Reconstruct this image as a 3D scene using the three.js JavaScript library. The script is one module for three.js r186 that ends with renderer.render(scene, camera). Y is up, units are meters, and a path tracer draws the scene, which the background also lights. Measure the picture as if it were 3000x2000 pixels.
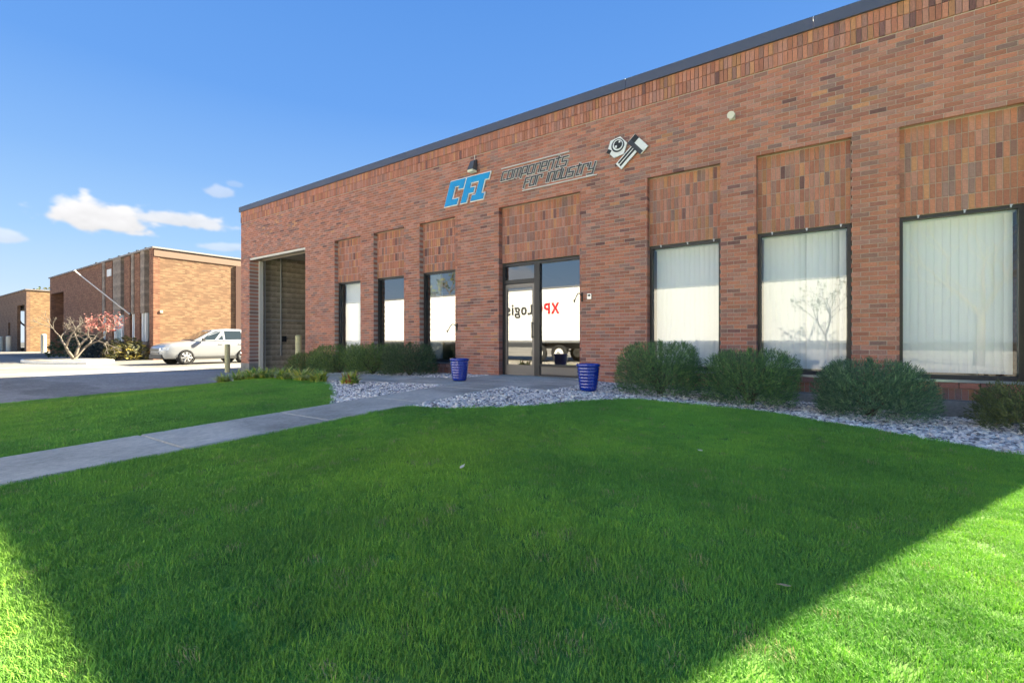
import * as THREE from 'three';
import { mergeVertices } from 'three/addons/utils/BufferGeometryUtils.js';
import { TextGeometry } from 'three/addons/geometries/TextGeometry.js';
import { FontLoader } from 'three/addons/loaders/FontLoader.js';

// ---------------------------------------------------------------- camera, sky, sun, exposure
const scene = new THREE.Scene();
const EYE = new THREE.Vector3(0, 1.15, 8.7);
const YAW = THREE.MathUtils.degToRad(35.06);
const camera = new THREE.PerspectiveCamera(71.47, 1.5, 0.05, 3000);
camera.position.copy(EYE);
camera.lookAt(EYE.x - Math.sin(YAW), EYE.y, EYE.z - Math.cos(YAW));
const SUN_DIR = new THREE.Vector3(0.407, 0.733, -1).normalize();
const EXPOSURE = 15, SUN = 2.0, SKY = 1.0;

const renderer = new THREE.WebGLRenderer({ antialias: true });
renderer.toneMapping = THREE.LinearToneMapping;
renderer.toneMappingExposure = EXPOSURE;
renderer.shadowMap.enabled = true;

// ---------------------------------------------------------------- random numbers and noise
function rng(seed) { let s = seed >>> 0; return () => { s = (s + 0x6D2B79F5) >>> 0; let t = s; t = Math.imul(t ^ (t >>> 15), t | 1); t ^= t + Math.imul(t ^ (t >>> 7), t | 61); return ((t ^ (t >>> 14)) >>> 0) / 4294967296; }; }
const hash2 = (x, y) => { let h = Math.imul(x | 0, 374761393) + Math.imul(y | 0, 668265263); h = Math.imul(h ^ (h >>> 13), 1274126177); return ((h ^ (h >>> 16)) >>> 0) / 4294967296; };
const sm = (t) => t * t * (3 - 2 * t);
const clamp = (v, a, b) => Math.min(b, Math.max(a, v));
const smooth = (a, b, x) => sm(clamp((x - a) / (b - a), 0, 1));
const lerp = (a, b, t) => a + (b - a) * t;
function vnoise(x, y, per = 0) {
  const xi = Math.floor(x), yi = Math.floor(y), fx = sm(x - xi), fy = sm(y - yi);
  const w = (v) => per ? ((v % per) + per) % per : v;
  const a = hash2(w(xi), w(yi)), b = hash2(w(xi + 1), w(yi)), c = hash2(w(xi), w(yi + 1)), d = hash2(w(xi + 1), w(yi + 1));
  return lerp(lerp(a, b, fx), lerp(c, d, fx), fy);
}
function fbm(x, y, oct = 4, per = 0) { let s = 0, a = 0.5, n = 0; for (let i = 0; i < oct; i++) { s += a * vnoise(x, y, per); n += a; a *= 0.5; x *= 2; y *= 2; per *= 2; } return s / n; }

// ---------------------------------------------------------------- the sky: clear blue, a few fair-weather clouds
{
  const W = 3072, H = 1536, data = new Float32Array(W * H * 4);
  // air colours (as shown in the picture, before exposure), by elevation in degrees
  const stops = [[-90, .40, .5, .62], [0, .86, .96, 1.08], [5, .60, .81, 1.05], [10, .41, .675, 1.02], [17, .26, .515, .97], [25, .155, .39, .90], [36, .115, .325, .82], [90, .115, .325, .82]];
  const air = (el) => { let i = 0; while (i < stops.length - 2 && el > stops[i + 1][0]) i++; const a = stops[i], b = stops[i + 1], t = clamp((el - a[0]) / (b[0] - a[0]), 0, 1); return [lerp(a[1], b[1], t), lerp(a[2], b[2], t), lerp(a[3], b[3], t)]; };
  const clouds = [ // azimuth, elevation, half width, half height (degrees), fullness, seed
    [-165.9, 10.9, 4.7, 1.7, 1, 3], [-159.9, 11.7, 4.4, 1.2, .85, 11], [-172.2, 8.5, 1.9, .7, .5, 23], [-156.6, 14.9, 1.5, .75, .4, 31], [-155.4, 15.9, .9, .4, .18, 37], [-156.2, 9.5, 2.6, .6, .42, 41],
  ];
  const r = rng(77);
  for (let k = 0; k < 34; k++) { const az = -145 + r() * 305; clouds.push([az, 6 + r() * r() * 32, 2 + r() * 6, .6 + r() * 1.3, .35 + r() * .6, 50 + k * 7]); }
  for (let j = 0; j < H; j++) {
    const el = ((j + .5) / H - .5) * 180, base = air(el);
    for (let i = 0; i < W; i++) {
      const az = ((i + .5) / W - .5) * 360, o = (j * W + i) * 4;
      let [cr, cg, cb] = base;
      if (el > 2 && el < 46) for (const [ca, ce, hw, hh, full, sd] of clouds) {
        let da = az - ca; if (da > 180) da -= 360; if (da < -180) da += 360;
        if (Math.abs(da) > hw * 1.5 || Math.abs(el - ce) > hh * 2.2) continue;
        const u = da / hw, v = (el - ce) / hh;
        const flat = v < 0 ? v * 1.75 : v * .95;
        const n = fbm(da * .75 + sd * 17.3, (el - ce) * 1.5 + sd * 3.1, 6);
        const bumps = fbm(da * .45 + sd * 5.7, sd * 9.1, 3);
        const d = 1 - Math.hypot(u, flat * (1.3 - .85 * bumps)) + (n - .5) * .85;
        const al = smooth(.02, .36, d) * full;
        if (al <= 0) continue;
        const lit = clamp(.62 + .42 * v + (n - .5) * .7, .0, 1.0);
        const k = lerp(.74, 1.04, lit);
        cr = lerp(cr, k * .99, al); cg = lerp(cg, k * .985, al); cb = lerp(cb, k * 1.0, al);
      }
      const g = SKY / EXPOSURE;
      data[o] = cr * g; data[o + 1] = cg * g; data[o + 2] = cb * g; data[o + 3] = 1;
    }
  }
  const tex = new THREE.DataTexture(data, W, H, THREE.RGBAFormat, THREE.FloatType);
  tex.mapping = THREE.EquirectangularReflectionMapping; tex.magFilter = THREE.LinearFilter; tex.minFilter = THREE.LinearFilter; tex.needsUpdate = true;
  scene.background = tex; scene.environment = tex;
}
const sun = new THREE.DirectionalLight(new THREE.Color(1.0, 0.90, 0.68), SUN);
sun.target.position.set(-10, 0, 4); sun.position.copy(SUN_DIR).multiplyScalar(120).add(sun.target.position);
sun.castShadow = true; sun.shadow.mapSize.set(4096, 4096);
Object.assign(sun.shadow.camera, { left: -90, right: 60, top: 60, bottom: -60, near: 1, far: 320 });
scene.add(sun, sun.target);

// ---------------------------------------------------------------- textures (grain, stains)
function tex(n, fn, srgb = true) {
  const d = new Uint8Array(n * n * 4);
  for (let j = 0; j < n; j++) for (let i = 0; i < n; i++) { const c = fn(i / n, j / n), o = (j * n + i) * 4; d[o] = clamp(c[0], 0, 1) * 255; d[o + 1] = clamp(c[1], 0, 1) * 255; d[o + 2] = clamp(c[2], 0, 1) * 255; d[o + 3] = 255; }
  const t = new THREE.DataTexture(d, n, n); t.wrapS = t.wrapT = THREE.RepeatWrapping; t.magFilter = THREE.LinearFilter; t.minFilter = THREE.LinearMipmapLinearFilter; t.generateMipmaps = true;
  if (srgb) t.colorSpace = THREE.SRGBColorSpace; t.needsUpdate = true; return t;
}
const rep = (t, s) => { const c = t.clone(); c.repeat.set(s, s); c.needsUpdate = true; return c; };
const grainTex = tex(512, (u, v) => { const g = .80 + .16 * fbm(u * 64, v * 64, 3, 64) + .10 * (hash2(u * 512, v * 512) - .5); return [g, g, g]; });
const concreteTex = tex(1024, (u, v) => { const s = fbm(u * 5, v * 5, 5, 5), f = fbm(u * 90, v * 90, 3, 90), h = hash2(u * 1024, v * 1024); const g = .62 + .36 * s + .14 * (f - .5) + (h > .975 ? -.16 : 0) + (h < .02 ? .1 : 0); return [g, g * .995, g * .985]; });
const asphaltTex = tex(1024, (u, v) => { const s = fbm(u * 4, v * 4, 5, 4), f = fbm(u * 120, v * 120, 2, 120), h = hash2(u * 1024, v * 1024); const p = smooth(.52, .62, fbm(u * 3 + .3, v * 6 + 7.7, 4, 6)); const g = .66 + .20 * s + .2 * (f - .5) + .22 * (h - .5) - .10 * p; return [g, g, g * 1.01]; });
const grainBump = tex(256, (u, v) => { const g = fbm(u * 32, v * 32, 4, 32); return [g, g, g]; }, false);
const courseTex = tex(1024, (u, v) => { // brick seen from far: 32 courses, 8 bricks long
  const row = Math.floor(v * 32), off = (row % 2) * .5, col = Math.floor(u * 8 + off), fy = v * 32 - row, fx = u * 8 + off - col;
  if (fy < .15 || fx < .04) return [.86, .80, .74];
  const h = hash2(((col % 8) + 8) % 8 + 11, row), k = .78 + .34 * h + .08 * (hash2(u * 1024, v * 1024) - .5); return [k * .97, k * .88 + .02 * h, k * .82];
});
const soldierTex = tex(512, (u, v) => { const c = Math.floor(u * 24), f = u * 24 - c; if (f < .14 || v * 8 % 1 < .06) return [.8, .74, .7]; const k = .72 + .36 * hash2(c, Math.floor(v * 8)); return [k, k * .93, k * .88]; });

// ---------------------------------------------------------------- materials
const C = (r, g, b) => new THREE.Color().setRGB(r, g, b);
const std = (c, rough = .8, o = {}) => new THREE.MeshStandardMaterial({ color: C(...c), roughness: rough, metalness: 0, ...o });
const phy = (c, rough = .5, o = {}) => new THREE.MeshPhysicalMaterial({ color: C(...c), roughness: rough, ...o });
const M = {
  mortar: std([.64, .52, .44], .95, { map: rep(grainTex, 3) }),
  concrete: std([.82, .73, .60], .9, { map: rep(concreteTex, .33), bumpMap: rep(grainBump, 6), bumpScale: .002 }),
  foundation: std([.42, .40, .37], .95, { map: rep(concreteTex, .5) }),
  asphalt: std([.56, .51, .45], .95, { map: rep(asphaltTex, .16), bumpMap: rep(grainBump, 5), bumpScale: .004 }),
  pale: std([.66, .62, .55], .95, { map: rep(concreteTex, .12) }),
  soil: std([.10, .075, .05], 1, { map: rep(concreteTex, 1) }),
  bronze: std([.045, .042, .042], .45, { metalness: .4 }),
  bronzeEdge: std([.16, .15, .145], .4, { metalness: .6 }),
  sill: std([.30, .33, .38], .3, { metalness: .75 }),
  coping: std([.115, .12, .15], .45, { metalness: .35 }),
  glass: phy([.94, .96, .96], 0, { transmission: 1, thickness: 0, ior: 1.9 }),
  glassDark: phy([.55, .6, .6], 0.0, { transmission: 1, thickness: 0, ior: 3.0 }),
  blind: phy([.93, .92, .88], .8, { transmission: .06, thickness: 0 }),
  interior: std([.42, .38, .33], .9), interiorDark: std([.38, .33, .27], .85), carpet: std([.10, .09, .085], 1),
  wood: std([.36, .20, .08], .5, { map: rep(grainTex, 2) }),
  cream: std([.62, .58, .46], .6), creamSteel: std([.70, .66, .57], .5),
  bollard: std([.72, .66, .34], .55, { map: rep(grainTex, 1) }),
  black: std([.02, .02, .022], .6), rubber: std([.022, .022, .023], .9), iron: std([.025, .024, .024], .5, { metalness: .5 }),
  white: std([.80, .80, .78], .55), steel: std([.55, .56, .57], .35, { metalness: .8 }),
  signBlue: phy([.012, .30, .62], .35, { clearcoat: .4 }), signDark: std([.05, .05, .055], .5), signPale: std([.62, .60, .56], .5),
};

// ---------------------------------------------------------------- mesh builder
class MB {
  constructor() { this.p = []; this.n = []; this.c = null; }
  tri(a, b, c, na, nb, nc) {
    if (!na) { const ux = b[0] - a[0], uy = b[1] - a[1], uz = b[2] - a[2], vx = c[0] - a[0], vy = c[1] - a[1], vz = c[2] - a[2]; let x = uy * vz - uz * vy, y = uz * vx - ux * vz, z = ux * vy - uy * vx; const l = Math.hypot(x, y, z) || 1; na = nb = nc = [x / l, y / l, z / l]; }
    this.p.push(...a, ...b, ...c); this.n.push(...na, ...nb, ...nc);
    if (this.c) for (let k = 0; k < 3; k++) this.c.push(...this.col);
    return this;
  }
  quad(a, b, c, d) { this.tri(a, b, c); this.tri(a, c, d); return this; }
  color(r, g, b) { if (!this.c) this.c = []; this.col = [r, g, b]; return this; }
  // axis-aligned box from corner to corner; skip = letters of faces left out (b = back, -z)
  box(x0, y0, z0, x1, y1, z1, skip = '') {
    const A = [x0, y0, z0], B = [x1, y0, z0], Cc = [x1, y1, z0], D = [x0, y1, z0], E = [x0, y0, z1], F = [x1, y0, z1], G = [x1, y1, z1], H = [x0, y1, z1];
    this.quad(E, F, G, H); if (!skip.includes('b')) this.quad(B, A, D, Cc);
    this.quad(A, E, H, D); this.quad(F, B, Cc, G); if (!skip.includes('t')) this.quad(H, G, Cc, D); if (!skip.includes('d')) this.quad(A, B, F, E); return this;
  }
  geo(g, m) {
    const q = g.index ? g.toNonIndexed() : g; if (m) q.applyMatrix4(m); if (!q.attributes.normal) q.computeVertexNormals();
    const a = q.attributes.position.array, b = q.attributes.normal.array; for (let i = 0; i < a.length; i++) { this.p.push(a[i]); this.n.push(b[i]); }
    if (this.c) for (let i = 0; i < a.length / 3; i++) this.c.push(...this.col); return this;
  }
  // tapered bar between two points
  bar(a, b, r0, r1 = r0, seg = 8, cap = true) {
    const A = new THREE.Vector3(...a), B = new THREE.Vector3(...b), d = B.clone().sub(A), g = new THREE.CylinderGeometry(r1, r0, d.length(), seg, 1, !cap);
    return this.geo(g, new THREE.Matrix4().compose(A.add(B).multiplyScalar(.5), new THREE.Quaternion().setFromUnitVectors(new THREE.Vector3(0, 1, 0), d.normalize()), new THREE.Vector3(1, 1, 1)));
  }
  cbox(cx, cy, cz, sx, sy, sz) { return this.box(cx - sx / 2, cy - sy / 2, cz - sz / 2, cx + sx / 2, cy + sy / 2, cz + sz / 2); }
  geometry() {
    const g = new THREE.BufferGeometry(), n = this.p.length / 3, uv = new Float32Array(n * 2), P = this.p, N = this.n;
    for (let i = 0; i < n; i++) { const ax = Math.abs(N[3 * i]), ay = Math.abs(N[3 * i + 1]), az = Math.abs(N[3 * i + 2]); let u, v; if (ay >= ax && ay >= az) { u = P[3 * i]; v = P[3 * i + 2]; } else if (ax > az) { u = P[3 * i + 2]; v = P[3 * i + 1]; } else { u = P[3 * i]; v = P[3 * i + 1]; } uv[2 * i] = u; uv[2 * i + 1] = v; }
    g.setAttribute('position', new THREE.BufferAttribute(new Float32Array(P), 3)); g.setAttribute('normal', new THREE.BufferAttribute(new Float32Array(N), 3)); g.setAttribute('uv', new THREE.BufferAttribute(uv, 2));
    if (this.c) g.setAttribute('color', new THREE.BufferAttribute(new Float32Array(this.c), 3));
    return g;
  }
  build(name, mat, parent = scene) { return mesh(name, this.geometry(), mat, parent); }
}
const taken = {};
function numbered(name) { const k = taken[name] = (taken[name] ?? -1) + 1; return k ? `${name}_${String(k).padStart(3, '0')}` : name; }
function mesh(name, g, mat, parent = scene) { const m = new THREE.Mesh(g, mat); m.name = parent === scene ? numbered(name) : name; m.castShadow = m.receiveShadow = true; parent.add(m); return m; }
function thing(name, label, category, pos = [0, 0, 0], turn = 0, group) { const o = new THREE.Group(); o.name = numbered(name); o.position.set(...pos); o.rotation.y = turn; o.userData = { label, category }; if (group) o.userData.group = group; scene.add(o); return o; }
function tag(o, label, category, group) { Object.assign(o.userData, { label, category }); if (group) o.userData.group = group; return o; }
function setting(o, label, category) { Object.assign(o.userData, { kind: 'structure', label, category }); return o; }
function group(name, parent) { const o = new THREE.Group(); o.name = name; parent.add(o); return o; }

// ---------------------------------------------------------------- the lie of the land
const edgePts = [[-30, -14.2], [2.6, -14.05], [4.9, -13.2], [7, -12.55], [9, -12.0], [11.2, -10.9], [40, -10.9]];
function driveEdge(z) { let i = 0; while (i < edgePts.length - 2 && z > edgePts[i + 1][0]) i++; const a = edgePts[i], b = edgePts[i + 1]; return lerp(a[1], b[1], clamp((z - a[0]) / (b[0] - a[0]), 0, 1)); }
function land(x, z) {
  let y = .38 - .037 * Math.max(0, z - 2);
  if (x > -4.7) y -= lerp(.045, .014, smooth(3, 7.5, z)) * (x + 4.7);
  if (x < -5.8) y -= .016 * (-5.8 - x);
  const m = smooth(0, 3.2, x - driveEdge(z) + .15);
  y = lerp(.005, Math.max(y, -.03), m);
  return lerp(y, .0, smooth(10.2, 11.6, z));
}
// edge between the right-hand gravel bed and the lawn: z of the edge for x
const bedPts = [[-4.72, 4.42], [-4.13, 4.14], [-3.52, 3.45], [-3.06, 2.5], [-2.65, 2.0], [-2.33, 1.78], [-1.5, 1.72], [-.9, 1.6], [-.6, 1.7], [.1, 1.97], [.6, 2.17], [1.07, 2.33], [1.4, 2.44], [3, 2.8], [9, 3.2]];
const curve = (pts, x) => { if (x <= pts[0][0]) return pts[0][1]; let i = 0; while (i < pts.length - 2 && x > pts[i + 1][0]) i++; const a = pts[i], b = pts[i + 1]; return lerp(a[1], b[1], clamp((x - a[0]) / (b[0] - a[0]), 0, 1)); };
const leftPts = [[-14.2, 2.62], [-11, 2.75], [-9.2, 2.85], [-8.31, 3.15], [-6.9, 4.0], [-5.78, 4.85]];
const inWalk = (x, z) => (x > -5.78 && x < -4.72 && z > 2.1) || (x > -6.6 && x < -3.95 && z <= 2.1 && z > -.2) || (x > -14.6 && x < -5.78 && z > 1.28 && z < 2.5);
const wob = (x, z) => .05 * (vnoise(x * 6, z * 6) - .5) + .03 * (vnoise(x * 19, z * 19) - .5);
function region(x, z) {
  if (x > 12 || z > 11.3) return 'none';
  if (inWalk(x, z)) return 'walk';
  const w = wob(x, z);
  if (x > -5.25) return z > curve(bedPts, x) + w ? 'lawn' : 'gravel';
  if (x < driveEdge(z) + .02) return 'none';
  return z > curve(leftPts, x) + w ? 'lawnleft' : 'gravel';
}

// ground sheets
{
  setting(new MB().quad([-700, -.085, 700], [700, -.085, 700], [700, -.085, -700], [-700, -.085, -700]).build('ground', std([.11, .11, .10], 1, { map: rep(asphaltTex, .05) })), 'grey ground stretching away between the buildings', 'ground');
  const lot = new MB(), zs = []; for (let z = -40; z <= 11.2; z += .8) zs.push(z); zs.push(11.2);
  for (let i = 0; i < zs.length - 1; i++) { const a = zs[i], b = zs[i + 1]; lot.quad([-23.4, 0, b], [driveEdge(b) + .1, 0, b], [driveEdge(a) + .1, 0, a], [-23.4, 0, a]); }
  setting(new MB().quad([-140, .0, 70], [90, .0, 70], [90, .0, 11.2], [-140, .0, 11.2]).build('street', M.pale), 'unseen street and truck yard in front of the lawns, made pale to bounce sunlight', 'street');  // out of view; surface kept pale so it bounces sun into the shaded front
  setting(lot.build('driveway', M.asphalt), 'grey asphalt driveway leading to the open loading bay', 'driveway');
  setting(new MB().quad([-140, -.004, 11.2], [-23.4, -.004, 11.2], [-23.4, -.004, -40], [-140, -.004, -40]).build('pavement', std([.33, .315, .285], .95, { map: rep(concreteTex, .12) })), 'pale sunlit concrete pavement around the parked car', 'pavement');
  setting(new MB().box(-24.0, -.05, -30, -23.4, .012, 11.2).build('gutter', std([.74, .73, .70], .9, { map: rep(concreteTex, .3) })), 'white concrete gutter strip along the driveway edge', 'gutter');
  // lawn and gravel sheets on one height field
  const sheets = { lawn: new MB(), lawnleft: new MB(), gravel: new MB() }, st = .09;
  for (let i = 0; i < 300; i++) for (let j = 0; j < 130; j++) {
    const x = -14.3 + i * st, z = -.15 + j * st; let k = region(x + st / 2, z + st / 2); if (k === 'walk') k = 'gravel'; if (k === 'none') continue;
    const y = (a, b) => land(a, b) - (k === 'gravel' ? .012 : 0);
    sheets[k].quad([x, y(x, z + st), z + st], [x + st, y(x + st, z + st), z + st], [x + st, y(x + st, z), z], [x, y(x, z), z]);
  }
  const turf = std([.18, .38, .05], 1, { map: rep(concreteTex, 1.3) });
  setting(sheets.lawn.build('lawn', turf), 'broad mown lawn in front of the brick facade', 'lawn');
  setting(sheets.lawnleft.build('lawn', turf), 'smaller lawn between the driveway and the footpath', 'lawn');
  setting(sheets.gravel.build('planting_bed', M.soil), 'dark soil of the planting beds under the river stones', 'bed');
}
// ---------------------------------------------------------------- footpath slabs
{
  const path = thing('footpath', 'pale concrete footpath from the street to the glass door', 'footpath'); path.userData.kind = 'structure';
  const slab = (x0, x1, z0, z1, lift = .022) => {
    const g = .004, b = new MB(), X0 = x0 + g, X1 = x1 - g, Z0 = z0 + g, Z1 = z1 - g, e = .012;
    const t = (x, z) => [x, land(x, z) + lift, z], s = (x, z) => [x, land(x, z) + lift - e, z], d = (x, z) => [x, land(x, z) - .12, z];
    const o = [[X0, Z1], [X1, Z1], [X1, Z0], [X0, Z0]], n = [[X0 + e, Z1 - e], [X1 - e, Z1 - e], [X1 - e, Z0 + e], [X0 + e, Z0 + e]];
    b.quad(t(...n[0]), t(...n[1]), t(...n[2]), t(...n[3]));
    for (let k = 0; k < 4; k++) { const a = o[k], c = o[(k + 1) % 4], na = n[k], nc = n[(k + 1) % 4]; b.quad(s(...a), s(...c), t(...nc), t(...na)); b.quad(d(...a), d(...c), s(...c), s(...a)); }
    b.build('slab', M.concrete, path);
  };
  slab(-6.6, -5.25, .0, 1.28); slab(-5.25, -3.95, .0, 1.28); slab(-5.25, -3.95, 1.28, 2.1); slab(-6.6, -5.25, 1.28, 2.1);
  slab(-5.78, -4.72, 2.1, 2.7);
  for (let z = 2.7; z < 11; z += 1.42) slab(-5.78, -4.72, z, Math.min(z + 1.42, 11.2));
  for (let x = -5.78; x > -13.9; x -= 1.36) slab(Math.max(x - 1.36, -13.95), x, x > -5.8 ? 2.1 : 1.28, 2.5);
  slab(-7.14, -6.6, 1.28, 2.1);
}
console.log('ground done');

// ================================================================ the brick building
const RIGHT = 2.58, LEFT = -18.5, BASE = .35, BAYTOP = 4.20, BAND = 5.55, TOP = 5.99, REC = .12;
const WIN = [[-12.70, -11.46], [-10.87, -9.63], [-9.04, -7.80], [-3.02, -1.75], [-1.19, .08], [.64, 1.91]];
const DOOR = [-6.47, -4.42], GAR = [-17.87, -14.27], WTOP = 2.94, WBOT = .595;
const building = thing('brick_building', 'long red brown brick commercial building with tall windows and recessed bays', 'building');
const palette = [[.61, .25, .155], [.57, .225, .145], [.58, .27, .195], [.52, .215, .155], [.46, .235, .185], [.38, .22, .185], [.27, .13, .115], [.64, .30, .155]];
const weights = [.19, .20, .18, .14, .11, .07, .05, .06];
const brickMats = []; for (const p of palette) for (const k of [.84, 1, 1.12]) brickMats.push(std(p.map((v) => v * k), .88, { map: rep(grainTex, 1), bumpMap: grainBump, bumpScale: .002 }));
const bricks = [], br = rng(5);
function brickTone(x, y) { let s = br() * .82 + .42 * (fbm(x * .7 + 3, y * 2.2, 3) - .5) + .09, i = 0; s = clamp(s, 0, .999); while (i < 7 && s > weights[i]) { s -= weights[i]; i++; } return i * 3 + Math.floor(br() * 3); }
const addBrick = (x0, x1, y0, y1, z, dep, tone) => bricks.push({ x0, x1, y0, y1, z: z + (br() - .5) * .003, dep, t: tone ?? brickTone((x0 + x1) / 2, y0) });
{
  const ch = .06754, J = .005, L = .2032;
  const rows = Math.round((BAND - BASE) / ch);
  for (let r = 0; r < rows; r++) {
    const y0 = BASE + r * ch, y1 = y0 + ch, mid = (y0 + y1) / 2; let holes = [];
    if (mid < BAYTOP) { holes = [...WIN, DOOR, GAR]; } holes.sort((a, b) => a[0] - b[0]);
    let x = LEFT; const spans = []; for (const h of holes) { spans.push([x, h[0]]); x = h[1]; } spans.push([x, RIGHT]);
    for (const [a, b] of spans) {
      let k = Math.floor((a - LEFT) / L - (r % 2) * .5) * L + LEFT + (r % 2) * L / 2;
      for (; k < b; k += L) {
        const s0 = Math.max(k, a), s1 = Math.min(k + L, b); if (s1 - s0 < .03) continue;
        const edge = s0 === a || s1 === b, gar = Math.abs(s0 - GAR[1]) < .01 || Math.abs(s1 - GAR[0]) < .01;
        addBrick(s0 + (s0 === a ? 0 : J), s1 - (s1 === b ? 0 : J), y0 + (edge ? .002 : J), y1 - (edge ? .002 : J), 0, gar ? .42 : edge ? .16 : .05);
      }
    }
  }
  const W = .0677;
  const soldiers = (a, b, y0, y1, z, dep = .05) => { const n = Math.round((b - a) / W), w = (b - a) / n; for (let i = 0; i < n; i++) { const q = br(), t = z > 0 ? (q < .3 ? 0 : q < .6 ? 2 : q < .75 ? 1 : q < .87 ? 7 : q < .97 ? 4 : 6) : q < .12 ? 7 : q < .38 ? 0 : q < .64 ? 2 : q < .80 ? 1 : q < .90 ? 4 : q < .96 ? 5 : 6; addBrick(a + i * w + J * .8, a + (i + 1) * w - J * .8, y0 + J, y1 - J, z, dep, t * 3 + Math.floor(br() * 3)); } };
  for (const [a, b] of [...WIN, DOOR]) for (let k = 0; k < 6; k++) soldiers(a + .004, b - .004, WTOP + k * .21, WTOP + (k + 1) * .21, -REC);
  for (const [a, b] of WIN) { soldiers(a + .004, b - .004, .35, .505, -REC); for (let k = 0; k < 6; k++) { const w = (b - a) / 6; addBrick(a + k * w + J, a + (k + 1) * w - J, .51, .585, -REC + .035, .1); } }
  for (let k = 0; k < 2; k++) soldiers(LEFT, RIGHT, BAND + .01 + k * .215, BAND + .01 + (k + 1) * .215, .016, .06);
}
// the 300 bricks that show largest become parts of their own, the rest one brick field
{
  camera.updateMatrixWorld(); const inv = camera.matrixWorldInverse.copy(camera.matrixWorld).invert(), f = 1 / Math.tan(THREE.MathUtils.degToRad(71.47 / 2)), v = new THREE.Vector3();
  const proj = (x, y, z) => { v.set(x, y, z).applyMatrix4(inv); return [v.x / -v.z * f / 1.5, v.y / -v.z * f]; };
  for (const b of bricks) { const p = proj(b.x0, b.y0, b.z), q = proj(b.x1, b.y1, b.z), s = proj(b.x0, b.y1, b.z); const inside = Math.abs(q[0]) < 1 && Math.abs(q[1]) < 1 && Math.abs(p[0]) < 1 && Math.abs(s[1]) < 1; b.area = inside ? (q[0] - p[0]) * (s[1] - p[1]) : 0; }
  bricks.sort((a, b) => b.area - a.area);
  const cache = {}; const field = new MB();
  bricks.forEach((b, i) => {
    const w = b.x1 - b.x0, h = b.y1 - b.y0;
    if (i < 300) {
      const key = `${w.toFixed(3)},${h.toFixed(3)},${b.dep}`; const g = cache[key] ??= new MB().box(-w / 2, -h / 2, -b.dep, w / 2, h / 2, 0, 'b').geometry();
      const m = mesh('brick', g, brickMats[b.t], building); m.position.set((b.x0 + b.x1) / 2, (b.y0 + b.y1) / 2, b.z);
    } else { const c = brickMats[b.t].color; field.color(c.r, c.g, c.b).box(b.x0, b.y0, b.z - b.dep, b.x1, b.y1, b.z, 'b'); }
  });
  const fm = field.build('brick_field', std([1, 1, 1], .88, { vertexColors: true, map: rep(grainTex, 1), bumpMap: rep(grainBump, 4), bumpScale: .002 }), building); fm.userData.kind = 'stuff';
  console.log('bricks', bricks.length);
}
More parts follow.
